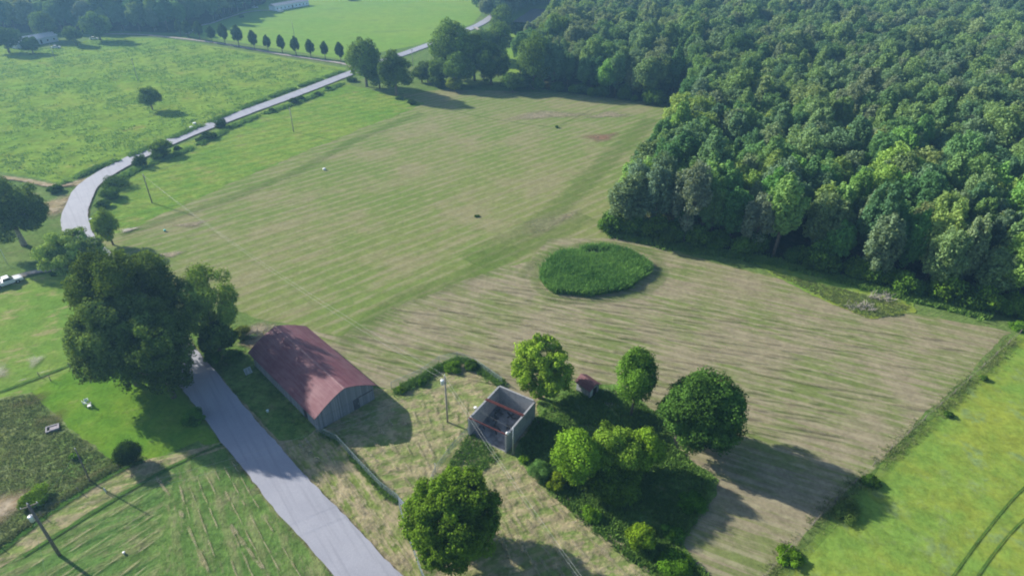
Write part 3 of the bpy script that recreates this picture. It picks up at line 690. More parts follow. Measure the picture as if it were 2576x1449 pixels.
cand = [(p, s, polyR, 'R') for p, s in ptsR]+[(p, s, polyL, 'L') for p, s in ptsL]+[(p, s, polyT, 'T') for p, s in ptsT]
def seen(p):
    # inside the frame (crown height)
    d = Vector((p.x, p.y, 12-H)); zc_ = -d.dot(back)
    u = d.dot(right)/zc_*F+CX; v = CY-d.dot(up)/zc_*F
    return -60 < u < 2636 and -60 < v < 1500
cand_v = [c for c in cand if seen(c[0])]
score = []
for c in cand_v:
    ed = edge_dist(c[0], c[2]); s = 1.0/dist(c[0])
    if ed < 7: s *= 1.6
    if c[3] == 'L' and ed < 8: s *= 2.0
    score.append(s)
order = sorted(range(len(cand_v)), key=lambda i: -score[i])
NIND = 280
ind = set(order[:NIND])
TINTS = [('mid green', (0.9, 1.0, 0.95)), ('olive green', (1.12, 1.06, 0.85)), ('dull grey-green', (1.0, 1.0, 1.22)), ('bright green', (1.0, 1.25, 0.85)), ('dark green', (0.7, .85, .85)), ('yellow-green', (1.3, 1.32, .85))]
PROB = [0.26, 0.18, 0.18, 0.15, 0.15, 0.08]
for i in order[:NIND]:
    p, s, poly, w = cand_v[i]; ed = edge_dist(p, poly)
    k = rf.randrange(6); me, tr = VAR[k]
    e = empty('forest_tree', (p.x, p.y, 0), rf.uniform(0, 6.28))
    sc = s/6.0*rf.uniform(.75, 1.2); e.scale = (sc*rf.uniform(.78, 1.05), sc*rf.uniform(.78, 1.05), rf.uniform(.8, 1.22))
    ti = rf.choices(range(6), PROB)[0]; tn, tc = TINTS[ti]
    c = link(bpy.data.objects.new('crown', me), e); c.color = (*tc, 1)
    link(bpy.data.objects.new('trunk', tr), e)
    form = ['full', 'round', 'tall', 'broad', 'low', 'slim'][k]
    if w == 'R':
        near = p.y < 105
        if ed < 7:
            if near and p.x > 62: zone = 'at the wood front near the fence end'
            elif near and p.x > 35: zone = 'at the wood front behind the grassy margin'
            elif near: zone = 'at the wood front beside the reedy hollow'
            elif p.x < 90 and p.y < 175: zone = 'on the corner of the wood above the reedy hollow'
            else: zone = 'on the wood edge beside the far hay field'
        else:
            u_ = 'left' if p.x/p.y < .33 else ('middle' if p.x/p.y < .62 else 'right')
            zone = ('just behind the front row, %s part of the big wood' if ed < 14 else 'deeper inside the %s part of the big wood') % u_
        tag(e, '%s %s tree %s' % (form, tn, zone), 'tree', 'trees of the big wood on the right')
    elif w == 'L':
        tag(e, '%s %s tree at the edge of the hazy far left wood' % (form, tn), 'tree', 'edge trees of the far left wood')
    else:
        tag(e, '%s %s tree in the dark grove above the road at the top' % (form, tn), 'tree', 'trees of the dark grove at the top')

def instance_wood(name, label, pts, seed):
    """the remaining trees of a wood, one object"""
    r = random.Random(seed); n = len(pts)
    me = bpy.data.meshes.new(name); me.from_pydata([(p.x, p.y, 0) for p, s in pts], [], [])
    rot = me.attributes.new('rot', 'FLOAT', 'POINT'); rot.data.foreach_set('value', [r.uniform(0, 6.28) for _ in range(n)])
    vr = me.attributes.new('variant', 'INT', 'POINT'); vr.data.foreach_set('value', [r.randrange(6) for _ in range(n)])
    sc = me.attributes.new('size', 'FLOAT_VECTOR', 'POINT'); arr = []
    for p, s in pts:
        k = s/6.0*r.uniform(.75, 1.2); arr += [k*r.uniform(.8, 1.05), k*r.uniform(.8, 1.05), k**.4*r.uniform(.8, 1.2)]
    sc.data.foreach_set('vector', arr)
    o = link(bpy.data.objects.new(name, me)); tag(o, label, 'wood', kind='stuff')
    ng = bpy.data.node_groups.new(name, 'GeometryNodeTree')
    ng.interface.new_socket('Geometry', in_out='INPUT', socket_type='NodeSocketGeometry')
    ng.interface.new_socket('Geometry', in_out='OUTPUT', socket_type='NodeSocketGeometry')
    gi = ng.nodes.new('NodeGroupInput'); go = ng.nodes.new('NodeGroupOutput'); L = ng.links.new
    m2p = ng.nodes.new('GeometryNodeMeshToPoints'); L(gi.outputs[0], m2p.inputs[0])
    jn = ng.nodes.new('GeometryNodeJoinGeometry')
    def attr(nm, ty):
        a = ng.nodes.new('GeometryNodeInputNamedAttribute'); a.data_type = ty; a.inputs[0].default_value = nm; return a.outputs[0]
    rv = ng.nodes.new('ShaderNodeCombineXYZ'); L(attr('rot', 'FLOAT'), rv.inputs[2])
    e2r = ng.nodes.new('FunctionNodeEulerToRotation'); L(rv.outputs[0], e2r.inputs[0])
    for k in range(6):
        src = first_crown[k]
        oi = ng.nodes.new('GeometryNodeObjectInfo'); oi.transform_space = 'ORIGINAL'; oi.inputs['Object'].default_value = src
        cmp_ = ng.nodes.new('FunctionNodeCompare'); cmp_.data_type = 'INT'; cmp_.operation = 'EQUAL'
        L(attr('variant', 'INT'), cmp_.inputs[2]); cmp_.inputs[3].default_value = k
        ip = ng.nodes.new('GeometryNodeInstanceOnPoints')
        L(m2p.outputs[0], ip.inputs['Points']); L(cmp_.outputs[0], ip.inputs['Selection']); L(oi.outputs['Geometry'], ip.inputs['Instance'])
        L(e2r.outputs[0], ip.inputs['Rotation']); L(attr('size', 'FLOAT_VECTOR'), ip.inputs['Scale'])
        L(ip.outputs[0], jn.inputs[0])
    L(jn.outputs[0], go.inputs[0])
    md = o.modifiers.new('scatter', 'NODES'); md.node_group = ng
    return o
first_crown = []
for k in range(6):
    first_crown.append(next(o for o in bpy.data.objects if o.name.startswith('crown') and o.data == VAR[k][0]))
sel = set(id(cand_v[i][0]) for i in ind)
instance_wood('forest_trees', 'dense mixed green canopy filling the depth of the big wood on the right', [(p, s) for p, s, q, w in cand if w == 'R' and id(p) not in sel], 1)
instance_wood('woodland_trees', 'hazy blue mass of trees making up the depth of the far left wood', [(p, s) for p, s, q, w in cand if w != 'R' and id(p) not in sel], 2)

# ---------------------------------------------------------------- weeds, reeds, tall grass
def weedmat(name, c0, c1):
    mt, t, out = newmat(name)
    a = t.nodes.new('ShaderNodeAttribute'); a.attribute_name = 'tint'
    base = mixc(t, a.outputs['Fac'], c0, c1)
    d = node(t, 'ShaderNodeBsdfDiffuse'); tl = node(t, 'ShaderNodeBsdfTranslucent')
    t.links.new(base, d.inputs[0]); t.links.new(base, tl.inputs[0])
    mx = t.nodes.new('ShaderNodeMixShader'); mx.inputs[0].default_value = 0.3
    t.links.new(d.outputs[0], mx.inputs[1]); t.links.new(tl.outputs[0], mx.inputs[2]); t.links.new(mx.outputs[0], out.inputs[0])
    return mt
W_GREEN = weedmat('weed_leaves', (0.095, 0.19, 0.04), (0.20, 0.34, 0.07))
W_REED = weedmat('reed_leaves', (0.06, 0.17, 0.035), (0.22, 0.40, 0.085))
W_DRY = weedmat('dry_weeds', (0.15, 0.22, 0.06), (0.34, 0.31, 0.17))
W_ROUGH = weedmat('rough_tufts', (0.12, 0.19, 0.055), (0.26, 0.28, 0.12))
W_PAST = weedmat('pasture_tufts', (0.13, 0.25, 0.05), (0.20, 0.32, 0.065))
def tufts(name, label, cat, pts, h, spread, blades, mat, seed=1, width=0.10):
    """pts: array (n,2); each tuft a fan of blades"""
    rs = np.random.RandomState(seed); n = len(pts)*blades
    base = np.repeat(np.asarray(pts), blades, 0)+rs.normal(size=(n, 2))*spread*0.5
    hh = (np.repeat(h*rs.uniform(.6, 1.25, len(pts)), blades))*rs.uniform(.6, 1.1, n)
    ang = rs.uniform(0, 6.28, n); lean = rs.normal(size=(n, 2))*0.35*hh[:, None]
    wv = np.stack([np.cos(ang), np.sin(ang)], 1)*(width*rs.uniform(.6, 1.4, n))[:, None]
    z0 = np.zeros(n)
    V = np.stack([np.c_[base-wv*.6, z0], np.c_[base+wv*.6, z0], np.c_[base+lean*.6+wv, hh*.7], np.c_[base+lean, hh]], 1)
    V = V.reshape(-1, 3); Q = np.arange(4*n).reshape(n, 4)
    Q = np.concatenate([Q[:, [0, 1, 2]], Q[:, [0, 2, 3]]])
    pp = np.asarray(pts); lf = .5+.25*np.sin(pp[:, 0]*.7+seed)*np.sin(pp[:, 1]*.9)+.25*np.sin(pp[:, 0]*.23+pp[:, 1]*.31+seed)
    tint = np.repeat(np.clip(np.repeat(rs.rand(len(pts))*.5+lf*.6-.1, blades)+rs.rand(n)*.3-.1, 0, 1), 4)
    me = np_mesh(name, V, Q, {'tint': tint}, mat)
    return tag(link(bpy.data.objects.new(name, me)), label, cat, kind='stuff')
def fill(pix, n, seed, dens=None):
    poly = [at(*p) for p in pix]; rs = np.random.RandomState(seed)
    x0, x1 = min(p.x for p in poly), max(p.x for p in poly); y0, y1 = min(p.y for p in poly), max(p.y for p in poly); out = []
    while len(out) < n:
        x, y = rs.uniform(x0, x1), rs.uniform(y0, y1)
        if inside((x, y), poly) and (dens is None or rs.rand() < dens(x, y)): out.append((x, y))
    return np.array(out)
def along(pix, n, w, seed, clump=0.0):
    P = smooth_line([at(*p) for p in pix], 6); rs = np.random.RandomState(seed); L = [0]
    for a, b in zip(P[:-1], P[1:]): L.append(L[-1]+(b-a).length)
    out = []
    while len(out) < n:
        s = rs.uniform(0, L[-1])
        if clump and math.sin(s*.5+seed)*math.sin(s*.17+1) < clump-1+rs.rand()*.5: continue
        i = min(len(P)-2, int(np.searchsorted(L, s))-1 if s > 0 else 0); i = max(0, i)
        p = P[i].lerp(P[i+1], (s-L[i])/max(1e-6, L[i+1]-L[i])); out.append((p.x+rs.normal()*w, p.y+rs.normal()*w))
    return np.array(out)
WEEDPOLY = [(1360, 1040), (1440, 980), (1560, 985), (1660, 1050), (1700, 1130), (1790, 1205), (1790, 1240), (1712, 1370), (1780, 1449), (1830, 1540), (1640, 1449), (1500, 1345), (1385, 1240), (1310, 1150), (1320, 1100)]
clw = lambda x, y: 0.25+0.75*(math.sin(x*.55+1)*math.sin(y*.6)+.35*math.sin(x*1.7)*math.sin(y*1.9+1) > -0.15)
tufts('tall_weeds', 'tall green weeds covering the overgrown patch around the bright bushy trees', 'weeds', fill(WEEDPOLY, 9000, 1, clw), .6, .35, 6, W_GREEN, 1, .10)
HOLLOW = [(1360, 702), (1366, 676), (1384, 660), (1404, 642), (1450, 632), (1480, 626), (1535, 624), (1560, 632), (1590, 640), (1612, 656), (1636, 672), (1632, 688), (1604, 708), (1580, 728), (1530, 738), (1480, 746), (1430, 740), (1392, 738), (1376, 722)]
def hd(x, y):
    w = at(1500, 640); w2 = at(1450, 634)
    return 0.05 if (abs(x-w.x) < 3.6 and abs(y-w.y) < 1.6) or (abs(x-w2.x) < 1.5 and abs(y-w2.y) < 1) else 1
sheet('pond_water', [(1380, 690), (1420, 640), (1500, 628), (1600, 640), (1640, 680), (1560, 735), (1420, 735)], plain('pond_mud', (0.035, 0.04, 0.03), 0.25, spec=.5), 0.3, .8, seed=41)
tufts('reeds', 'dense dark green reeds filling the oval hollow in the hay field', 'reeds', fill(HOLLOW, 13000, 2, hd), 1.5, .4, 7, W_REED, 2, .09)
tufts('tall_weeds', 'weeds on the strip between the road and the shrubs of the left pasture fence', 'weeds', along([(160, 465), (240, 426), (330, 393), (440, 347), (560, 296), (700, 238), (862, 182)], 3200, .7, 3, .35), .9, .4, 6, W_GREEN, 3, .16)
tufts('tall_weeds', 'weeds along the field side of the upper road', 'weeds', along([(262, 480), (320, 440), (400, 405), (480, 375), (620, 305), (760, 255), (860, 212)], 2200, .8, 4, .3), .8, .4, 6, W_GREEN, 4, .16)
tufts('tall_weeds', 'pale dry weeds and brambles along the right-hand field fence', 'weeds', along([(2560, 850), (2400, 1000), (2240, 1140), (2100, 1270), (2000, 1375), (1930, 1460)], 1500, .7, 5, .2), .35, .3, 5, W_ROUGH, 5, .05)
tufts('tall_weeds', 'green weeds on the bank between the rough field and the mown track strip', 'weeds', along([(-60, 1420), (0, 1372), (150, 1262), (300, 1172), (350, 1155)], 1500, .3, 6), .4, .25, 5, W_ROUGH, 6, .06)
tufts('tall_weeds', 'weeds grown along the upper chain link fence of the yard', 'weeds', along([(1000, 985), (1060, 955), (1110, 925), (1160, 908), (1200, 925), (1262, 968)], 2000, .4, 7), .6, .35, 6, W_GREEN, 7, .10)
tufts('tall_weeds', 'weeds grown through the chain link fence beside the road', 'weeds', along([(805, 1090), (850, 1112), (905, 1172), (960, 1230), (1000, 1262)], 700, .3, 8, .2), .5, .3, 5, W_GREEN, 8, .06)
tufts('tall_weeds', 'weeds between the block building and the bottom tree', 'weeds', fill([(1180, 1085), (1225, 1115), (1260, 1150), (1210, 1190), (1120, 1180)], 700, 9), .35, .3, 6, W_GREEN, 9, .08)
tufts('tall_weeds', 'shaded undergrowth at the foot of the wood edge', 'weeds', along([(1540, 590), (1700, 622), (1900, 652), (2120, 706), (2290, 750), (2480, 794)], 4000, .8, 10), .9, .5, 6, W_GREEN, 10, .16)
tufts('tall_weeds', 'bright unmown grass on the margin below the wood', 'weeds', fill([(1930, 682), (2120, 728), (2290, 772), (2270, 795), (2180, 800), (2100, 765), (1980, 706)], 2500, 11), .3, .3, 5, W_ROUGH, 11, .08)
tufts('rough_grass_tufts', 'rough brownish grass tufts of the uncut field at the far left', 'grass', fill([(-20, 1010), (80, 990), (170, 1080), (295, 1168), (30, 1352), (-60, 1400)], 5000, 12), .28, .3, 5, W_ROUGH, 12, .06)
tufts('pasture_tufts', 'clumpy grass tufts all over the left pasture', 'grass', fill([(-300, 440), (-300, 110), (0, 110), (150, 125), (260, 97), (430, 104), (700, 148), (860, 178), (700, 234), (430, 345), (240, 420), (160, 455), (0, 425)], 9000, 13,
      lambda x, y: 0.35+0.4*math.sin(x*.11+y*.05)*math.sin(y*.13)+.35*math.sin(x*.5)*math.sin(y*.31)), .40, .9, 4, W_PAST, 13, .26)

tufts('road_edge_grass', 'grass tufts creeping over the left edge of the near road', 'grass', along([(478, 990), (520, 1045), (618, 1177), (692, 1264), (843, 1442), (900, 1510)], 1500, .22, 21), .22, .2, 5, W_ROUGH, 21, .05)
tufts('road_edge_grass', 'grass tufts creeping over the right edge of the near road', 'grass', along([(500, 905), (551, 962), (640, 1062), (739, 1173), (859, 1294), (1000, 1445), (1050, 1500)], 1500, .22, 22), .22, .2, 5, W_ROUGH, 22, .05)
# shrubs -----------------------------------------------------------------
RG = 'shrubs along the upper road'
for i, (x, y, hw, hs, col, lab) in enumerate([
    (297, 468, 32, 3.2, (.55, .72, .6), 'large dark shrub mass on the inside of the road bend'),
    (262, 520, 16, 2.0, (.75, .9, .7), 'low green shrub below the big one on the inside of the bend'),
    (357, 418, 17, 4.2, (.42, .58, .5), 'dark upright shrub touching the road edge past the bend'),
    (402, 400, 22, 2.6, (.5, .66, .55), 'dark shrub under the light green roadside tree'),
    (448, 378, 10, 1.5, (.55, .7, .55), 'small shrub right of the light green roadside tree'),
    (525, 348, 19, 2.2, (.42, .56, .5), 'dark flat shrub by the upper road below the dark round one'),
    (502, 356, 10, 1.3, (.7, .8, .65), 'small pale shrub joined to the dark flat one'),
    (557, 320, 14, 3.6, (.35, .5, .45), 'dark round bush hiding part of the upper road'),
    (685, 282, 8, 1.5, (.55, .7, .5), 'small shrub near the middle utility pole'),
    (740, 260, 12, 2.2, (.45, .6, .5), 'dark shrub at the field edge above the middle utility pole'),
    (757, 253, 9, 1.8, (.5, .65, .5), 'lighter half of the shrub pair above the middle utility pole'),
    (800, 240, 8, 1.6, (.55, .7, .5), 'small round shrub further up the road edge'),
    (826, 226, 8, 1.4, (.55, .7, .5), 'last small shrub before the roadside copse'),
    (1035, 262, 12, 2.0, (.6, .75, .7), 'grey-green shrub below the left end of the copse'),
    (1005, 250, 10, 1.4, (.5, .65, .55), 'low dark shrub at the corner of the hay field'),
    (885, 205, 14, 2.6, (.6, .75, .6), 'shrub under the light green tree at the road corner'),
    (143, 483, 16, 2.2, (.6, .8, .55), 'round shrub beside the dirt track left of the bend')]):
    shrub('shrub', lab, x, y, hw, hs, col, 1500, .26, 300+i, group=RG)
shrub('shrub', 'blue-green rounded bush at the left corner of the weedy patch', 1360, 1200, 32, 3.0, (1.0, 1.25, 1.5), 5000, .11, 331)
shrub('shrub', 'small yellow-green bush right of the blue-green one', 1398, 1225, 26, 2.6, (1.5, 1.55, .6), 2500, .14, 332)
shrub('shrub', 'bright green bush growing at the left road edge below the big clump', 490, 1058, 26, 2.6, (.75, 1.2, .45), 3000, .16, 333)
shrub('shrub', 'light green leafy bush beside the transformer pole at the lower left', 92, 1258, 32, 1.6, (1.2, 1.5, .7), 2500, .16, 334)
shrub('shrub', 'tiny green shrub behind the short leaning pole', 188, 1152, 10, .9, (1.2, 1.6, .7), 700, .12, 335)
shrub('shrub', 'low dark bush in the yard hedge, right end', 1185, 925, 20, 1.5, (.6, .85, .55), 2500, .15, 336)
shrub('shrub', 'bright round bush in the yard hedge, middle', 1140, 930, 24, 1.3, (1.1, 1.45, .6), 2500, .15, 337)
shrub('shrub', 'small dark bush in the yard hedge, left of the bright one', 1062, 966, 13, 1.1, (.65, .95, .55), 1500, .15, 338)
shrub('shrub', 'low green bush at the left end of the yard hedge', 1012, 984, 15, 1.0, (.9, 1.15, .55), 1500, .15, 339)
shrub('shrub', 'green bramble on the lower rim of the weedy patch', 1490, 1300, 26, 1.8, (1.0, 1.4, .6), 2200, .16, 340)
shrub('shrub', 'weedy bush on the right rim of the weedy patch', 1740, 1270, 36, 1.3, (.8, 1.3, .5), 3200, .16, 341)
shrub('shrub', 'weedy bush right of the small yellow-green tree', 1690, 1345, 30, 1.2, (.8, 1.2, .55), 2600, .16, 342)
shrub('shrub', 'green bush at the bottom edge below the small yellow-green tree', 1700, 1430, 45, 1.8, (1.0, 1.5, .6), 3500, .15, 343)
shrub('shrub', 'small weed clump at the foot of the block building corner', 1320, 1160, 14, 1.2, (1.1, 1.5, .6), 900, .14, 344)
shrub('shrub', 'bright bush at the lower end of the right-hand fence', 1985, 1405, 30, 1.2, (1.1, 1.55, .6), 2800, .15, 345)
shrub('shrub', 'dark bush on the right-hand fence above the shadow end', 2190, 1215, 20, 1.1, (.5, .75, .5), 2000, .15, 346)
shrub('shrub', 'grey-green bramble clump below the long tree shadow', 2130, 1290, 44, 1.3, (1.3, 1.3, 1.5), 3200, .13, 347, wide=.6)
shrub('shrub', 'small dark bush on the right-hand fence near its top', 2385, 1045, 10, .8, (.5, .7, .5), 900, .15, 348)
shrub('shrub', 'small shrub at the far top end of the right-hand fence', 2475, 955, 8, .8, (.6, .8, .6), 800, .16, 349)
shrub('shrub', 'leafy shrub where the right-hand fence meets the wood', 2560, 828, 18, 1.8, (1.0, 1.4, .7), 1500, .2, 350)
shrub('shrub', 'tiny dark bush alone in the hay field', 1200, 545, 8, .4, (.7, .9, .6), 400, .18, 351)
shrub('shrub', 'small weed bush at the corner of the thin dark field lines', 1400, 322, 5, .9, (.5, .7, .5), 400, .2, 352)
shrub('shrub', 'small dark bush beside the short driveway at the upper left', 137, 692, 8, .8, (.5, .7, .5), 500, .16, 353)
shrub('shrub', 'dark bush near the top edge on the far meadow', 890, 2, 18, 2.2, (.5, .7, .8), 900, .4, 354)
shrub('shrub', 'small dark bush on the shaded far meadow near the long white house', 608, 45, 5, 2, (.5, .7, .8), 500, .4, 355)
shrub('shrub', 'dark spreading shrub right of the roadside trees by the barn end', 590, 905, 26, 2.0, (.6, .85, .5), 2200, .2, 356)
shrub('shrub', 'low shrub in the shade between the road and the barn', 540, 905, 22, 2.4, (.7, 1.0, .5), 2200, .2, 357)

ub, _, _ = crown_mesh('foliage', 2.6, 2.2, 2600, .17, 400, 20, 'round', (.3, .5), None, 0, 1.7, -.2)
EDGE = smooth_line([at(*p) for p in [(1530, 582), (1600, 598), (1700, 615), (1900, 645), (2120, 698), (2290, 742), (2480, 786), (2600, 808)]], 8)
ru = random.Random(8); k = 0
spots = []
for a, b in zip(EDGE[:-1], EDGE[1:]):
    if ru.random() < .85: spots.append((a.lerp(b, ru.random()), 'front foot of the big wood'))
for a, b in zip(*(lambda E: (E[:-1], E[1:]))(smooth_line([at(*p) for p in [(1290, 222), (1340, 225), (1440, 238), (1560, 252), (1700, 272)]], 5))):
    spots.append((a.lerp(b, ru.random()), 'far end of the hay field'))
for p, w in spots:
    o = link(bpy.data.objects.new('edge_bush', ub)); o.location = (p.x+ru.uniform(-1.5, 1.5), p.y+ru.uniform(-.5, 2.5), 0); q = ru.uniform(.7, 1.5); o.scale = (q, q, q*ru.uniform(.7, 1.5)); o.rotation_euler = (0, 0, ru.uniform(0, 6))
    c = ru.choice([('dark green', (.6, .8, .7)), ('green', (.8, 1.05, .75)), ('light green', (1.0, 1.3, .8))]); o.color = (*c[1], 1)
    tag(o, '%s understory bush under the trees along the %s' % (c[0], w), 'bush', 'understory bushes of the wood edge')
def bare_tree(kind, label, x, y, h, r, seed, lying=False, cat='dead tree'):
    g = at(x, y); rr = random.Random(seed); mb = MB()
    if not lying: mb.tube([(0, 0, 0), (0.1, 0, h*.5), (0, .1, h)], [r, r*.6, .03], 6)
    for k in range(46 if lying else 30):
        a = rr.uniform(0, 6.28); b = Vector((0, 0, h*rr.uniform(.35, .95))) if not lying else Vector((rr.uniform(-2.5, 2.5), rr.uniform(-1, 1), 0))
        L = rr.uniform(.8, 2.2)*(1 if not lying else 1.1)
        e = b+Vector((math.cos(a)*L*.7, math.sin(a)*L*.7, L*rr.uniform(.3, .8)))
        mb.tube([b, b.lerp(e, .5)+Vector((0, 0, .12)), e], [.06, .04, .015], 4, False)
        for q in range(3):
            m_ = b.lerp(e, rr.uniform(.4, .9)); mb.tube([m_, m_+Vector((rr.uniform(-.6, .6), rr.uniform(-.6, .6), rr.uniform(.1, .6)))], [.03, .01], 3, False)
    o = mb.build(kind, PALEBARK); o.location = g; return tag(o, label, cat)
bare_tree('dead_tree', 'bare grey dead tree standing in the front row of the wood', 2078, 640, 9, .14, 1)
bare_tree('brush_pile', 'grey brush pile of bare branches at the end of the grassy margin', 2215, 752, 2, .1, 2, True, 'brush pile')
bare_tree('brush_pile', 'bluish fallen branches in the deep shade of the wood near the fence end', 2505, 778, 2, .1, 3, True, 'brush pile')
bare_tree('brush_pile', 'dead grey-brown scrub below the brush pile at the margin end', 2160, 775, 1.2, .1, 4, True, 'brush pile')

bare_tree('dead_bush', 'grey-brown leafless scrub at the far end of the barn', 640, 845, 2.6, .08, 5, True, 'dead bush')
shrub('shrub', 'greenish brown bush beside the leafless scrub at the far barn end', 612, 850, 24, 2.4, (1.0, .9, 1.0), 1800, .18, 358)
shrub('shrub', 'tall green shrub closing the gap below the big road bend shrub', 280, 498, 22, 3.4, (.7, .9, .7), 2400, .22, 359)
tree('bush_tree', 'dark bushy tree merging the two left trees of the roadside copse', 952, 190, 30, 1.1, 11, (0.8, .95, .9), 3500, .38, 63)
tree('bush_tree', 'leafy undergrowth tree joining the middle of the roadside copse', 1110, 175, 34, 1.1, 13, (1.0, 1.1, 1.0), 4000, .4, 64)
# ---------------------------------------------------------------- barn
def roof_metal(name, col, rust, yrot):
    mt, t, out = newmat(name)
    p = node(t, 'ShaderNodeBsdfPrincipled', Roughness=0.7, Metallic=0.0); p.inputs['Specular IOR Level'].default_value = 0.3
    v = coords(t); n = noise(t, v, 0.35, 5, .6); n2 = noise(t, coords(t, (4, .25, .6)), 1.0, 4, .6)
    c = mixc(t, ramp(t, mth(t, 'ADD', mth(t, 'MULTIPLY', n, .5), mth(t, 'MULTIPLY', n2, .5)), .38, .64), col, rust)
    wv = t.nodes.new('ShaderNodeTexWave'); wv.bands_direction = 'Y'; wv.inputs['Scale'].default_value = 1.55
    t.links.new(coords(t), wv.inputs['Vector'])
    c = mixc(t, mth(t, 'MULTIPLY', wv.outputs['Fac'], .22), c, tuple(x*.6 for x in col))
    t.links.new(c, p.inputs['Base Color']); t.links.new(bump(t, wv.outputs['Fac'], 0.6, 0.03), p.inputs['Normal'])
    t.links.new(p.outputs[0], out.inputs[0]); return mt
def boards(name, c0, c1, per=0.22):
    mt, t, out = newmat(name)
    tc = t.nodes.new('ShaderNodeTexCoord'); sep = t.nodes.new('ShaderNodeSeparateXYZ'); t.links.new(tc.outputs['Object'], sep.inputs[0])
    u = mth(t, 'ADD', sep.outputs[0], sep.outputs[1])
    idx = mth(t, 'FLOOR', mth(t, 'DIVIDE', u, per)); fr = mth(t, 'FRACT', mth(t, 'DIVIDE', u, per))
    wn = t.nodes.new('ShaderNodeTexWhiteNoise'); wn.noise_dimensions = '1D'; t.links.new(idx, wn.inputs['W'])
    n = noise(t, coords(t, (2.2, 2.2, .35)), 1.2, 5, .65)
    c = mixc(t, mth(t, 'ADD', mth(t, 'MULTIPLY', wn.outputs[0], .65), mth(t, 'MULTIPLY', n, .4)), c0, c1)
    gapm = mth(t, 'LESS_THAN', fr, 0.09)
    c = mixc(t, gapm, c, (0.03, 0.03, 0.03))
    p = node(t, 'ShaderNodeBsdfPrincipled', Roughness=0.85); t.links.new(c, p.inputs['Base Color'])
    t.links.new(bump(t, mth(t, 'SUBTRACT', n, gapm), .6, .02), p.inputs['Normal']); t.links.new(p.outputs[0], out.inputs[0]); return mt
B_WALL = boards('weathered_boards', (0.11, 0.13, 0.16), (0.29, 0.31, 0.35))
B_ROOF = roof_metal('red_roof', (0.145, 0.045, 0.062), (0.215, 0.105, 0.12), 0)
LW, LL = 10.6, 22.4
barn = empty('barn', (-30.6, 70.5, 0), math.radians(45.0))
tag(barn, 'grey board barn with a rusty red metal roof beside the road', 'barn')
prof = [(0, 3.3), (1.5, 4.25), (3.0, 5.05), (4.3, 5.6), (LW/2, 5.9)]
prof = prof+[(LW-x, z) for x, z in reversed(prof[:-1])]
def gable(y0, y1):
    mb = MB(); n = len(prof)
    vs = [(0, y0, 0)]+[(x, y0, z) for x, z in prof]+[(LW, y0, 0)]; k = len(vs)
    vs += [(x, y1, z) for x, y, z in vs]
    mb.add(vs, [tuple(range(k)), tuple(reversed(range(k, 2*k)))]+[(i, i+k, (i+1) % k+k, (i+1) % k) for i in range(k)]); return mb
gable(0, .12).build('gable_wall', B_WALL, barn); gable(LL-.12, LL).build('gable_wall', B_WALL, barn)
MB().box(0, .12, .12, 3.2, 0, 3.25).box(0, .12, 4.4, LL-.12, 0, 3.25).box(0, .12, 3.2, 4.4, 2.3, 3.25).build('side_wall', B_WALL, barn)
MB().box(LW-.12, LW, .12, LL-.12, 0, 3.25).build('side_wall', B_WALL, barn)
rb_ = MB(); ov = .45
rp = [(-.45, 2.98)]+prof+[(LW+.45, 2.98)]
NY = 20
for side in range(len(rp)-1):
    (xa, za), (xb, zb) = rp[side], rp[side+1]
    for j in range(NY):
        ya, yb = -ov+(LL+2*ov)*j/NY, -ov+(LL+2*ov)*(j+1)/NY
        rb_.add([(xa, ya, za+.05), (xb, ya, zb+.05), (xb, yb, zb+.05), (xa, yb, za+.05), (xa, ya, za+.11), (xb, ya, zb+.11), (xb, yb, zb+.11), (xa, yb, za+.11)],
                [(0, 3, 2, 1), (4, 5, 6, 7), (0, 1, 5, 4), (2, 3, 7, 6)]+([(3, 0, 4, 7)] if side == 0 else [])+([(1, 2, 6, 5)] if side == len(rp)-2 else []))
rf_ = rb_.build('roof', B_ROOF, barn)
MB().add([(LW/2-.25, -ov-.02, 5.93), (LW/2, -ov-.02, 6.02), (LW/2+.25, -ov-.02, 5.93), (LW/2-.25, LL+ov+.02, 5.93), (LW/2, LL+ov+.02, 6.02), (LW/2+.25, LL+ov+.02, 5.93)],
         [(0, 1, 4, 3), (1, 2, 5, 4), (0, 3, 5, 2)]).build('ridge_cap', plain('ridge_metal', (.21, .11, .12), .7), rf_)
dr = MB().box(6.6, 7.7, -.05, -.003, 0, 2.2).build('door', plain('dark_boards', (.07, .08, .10), .8, var=.3, streak=(3, 3, .3)), barn)
MB().box(7.45, 7.52, -.09, -.052, 1.0, 1.2).build('handle', STEEL, dr)
MB().box(7.7, 10.4, -.07, -.003, 2.2, 2.3).build('door_rail', DARK, barn)
MB().box(.03, .09, 3.2, 4.4, 0, 2.3).build('side_door', DARK, barn)
MB().box(2.2, 2.3, -.04, -.003, 0, 2.9).box(0, 6.6, -.04, -.003, 2.15, 2.22).build('trim_board', B_WALL, barn)

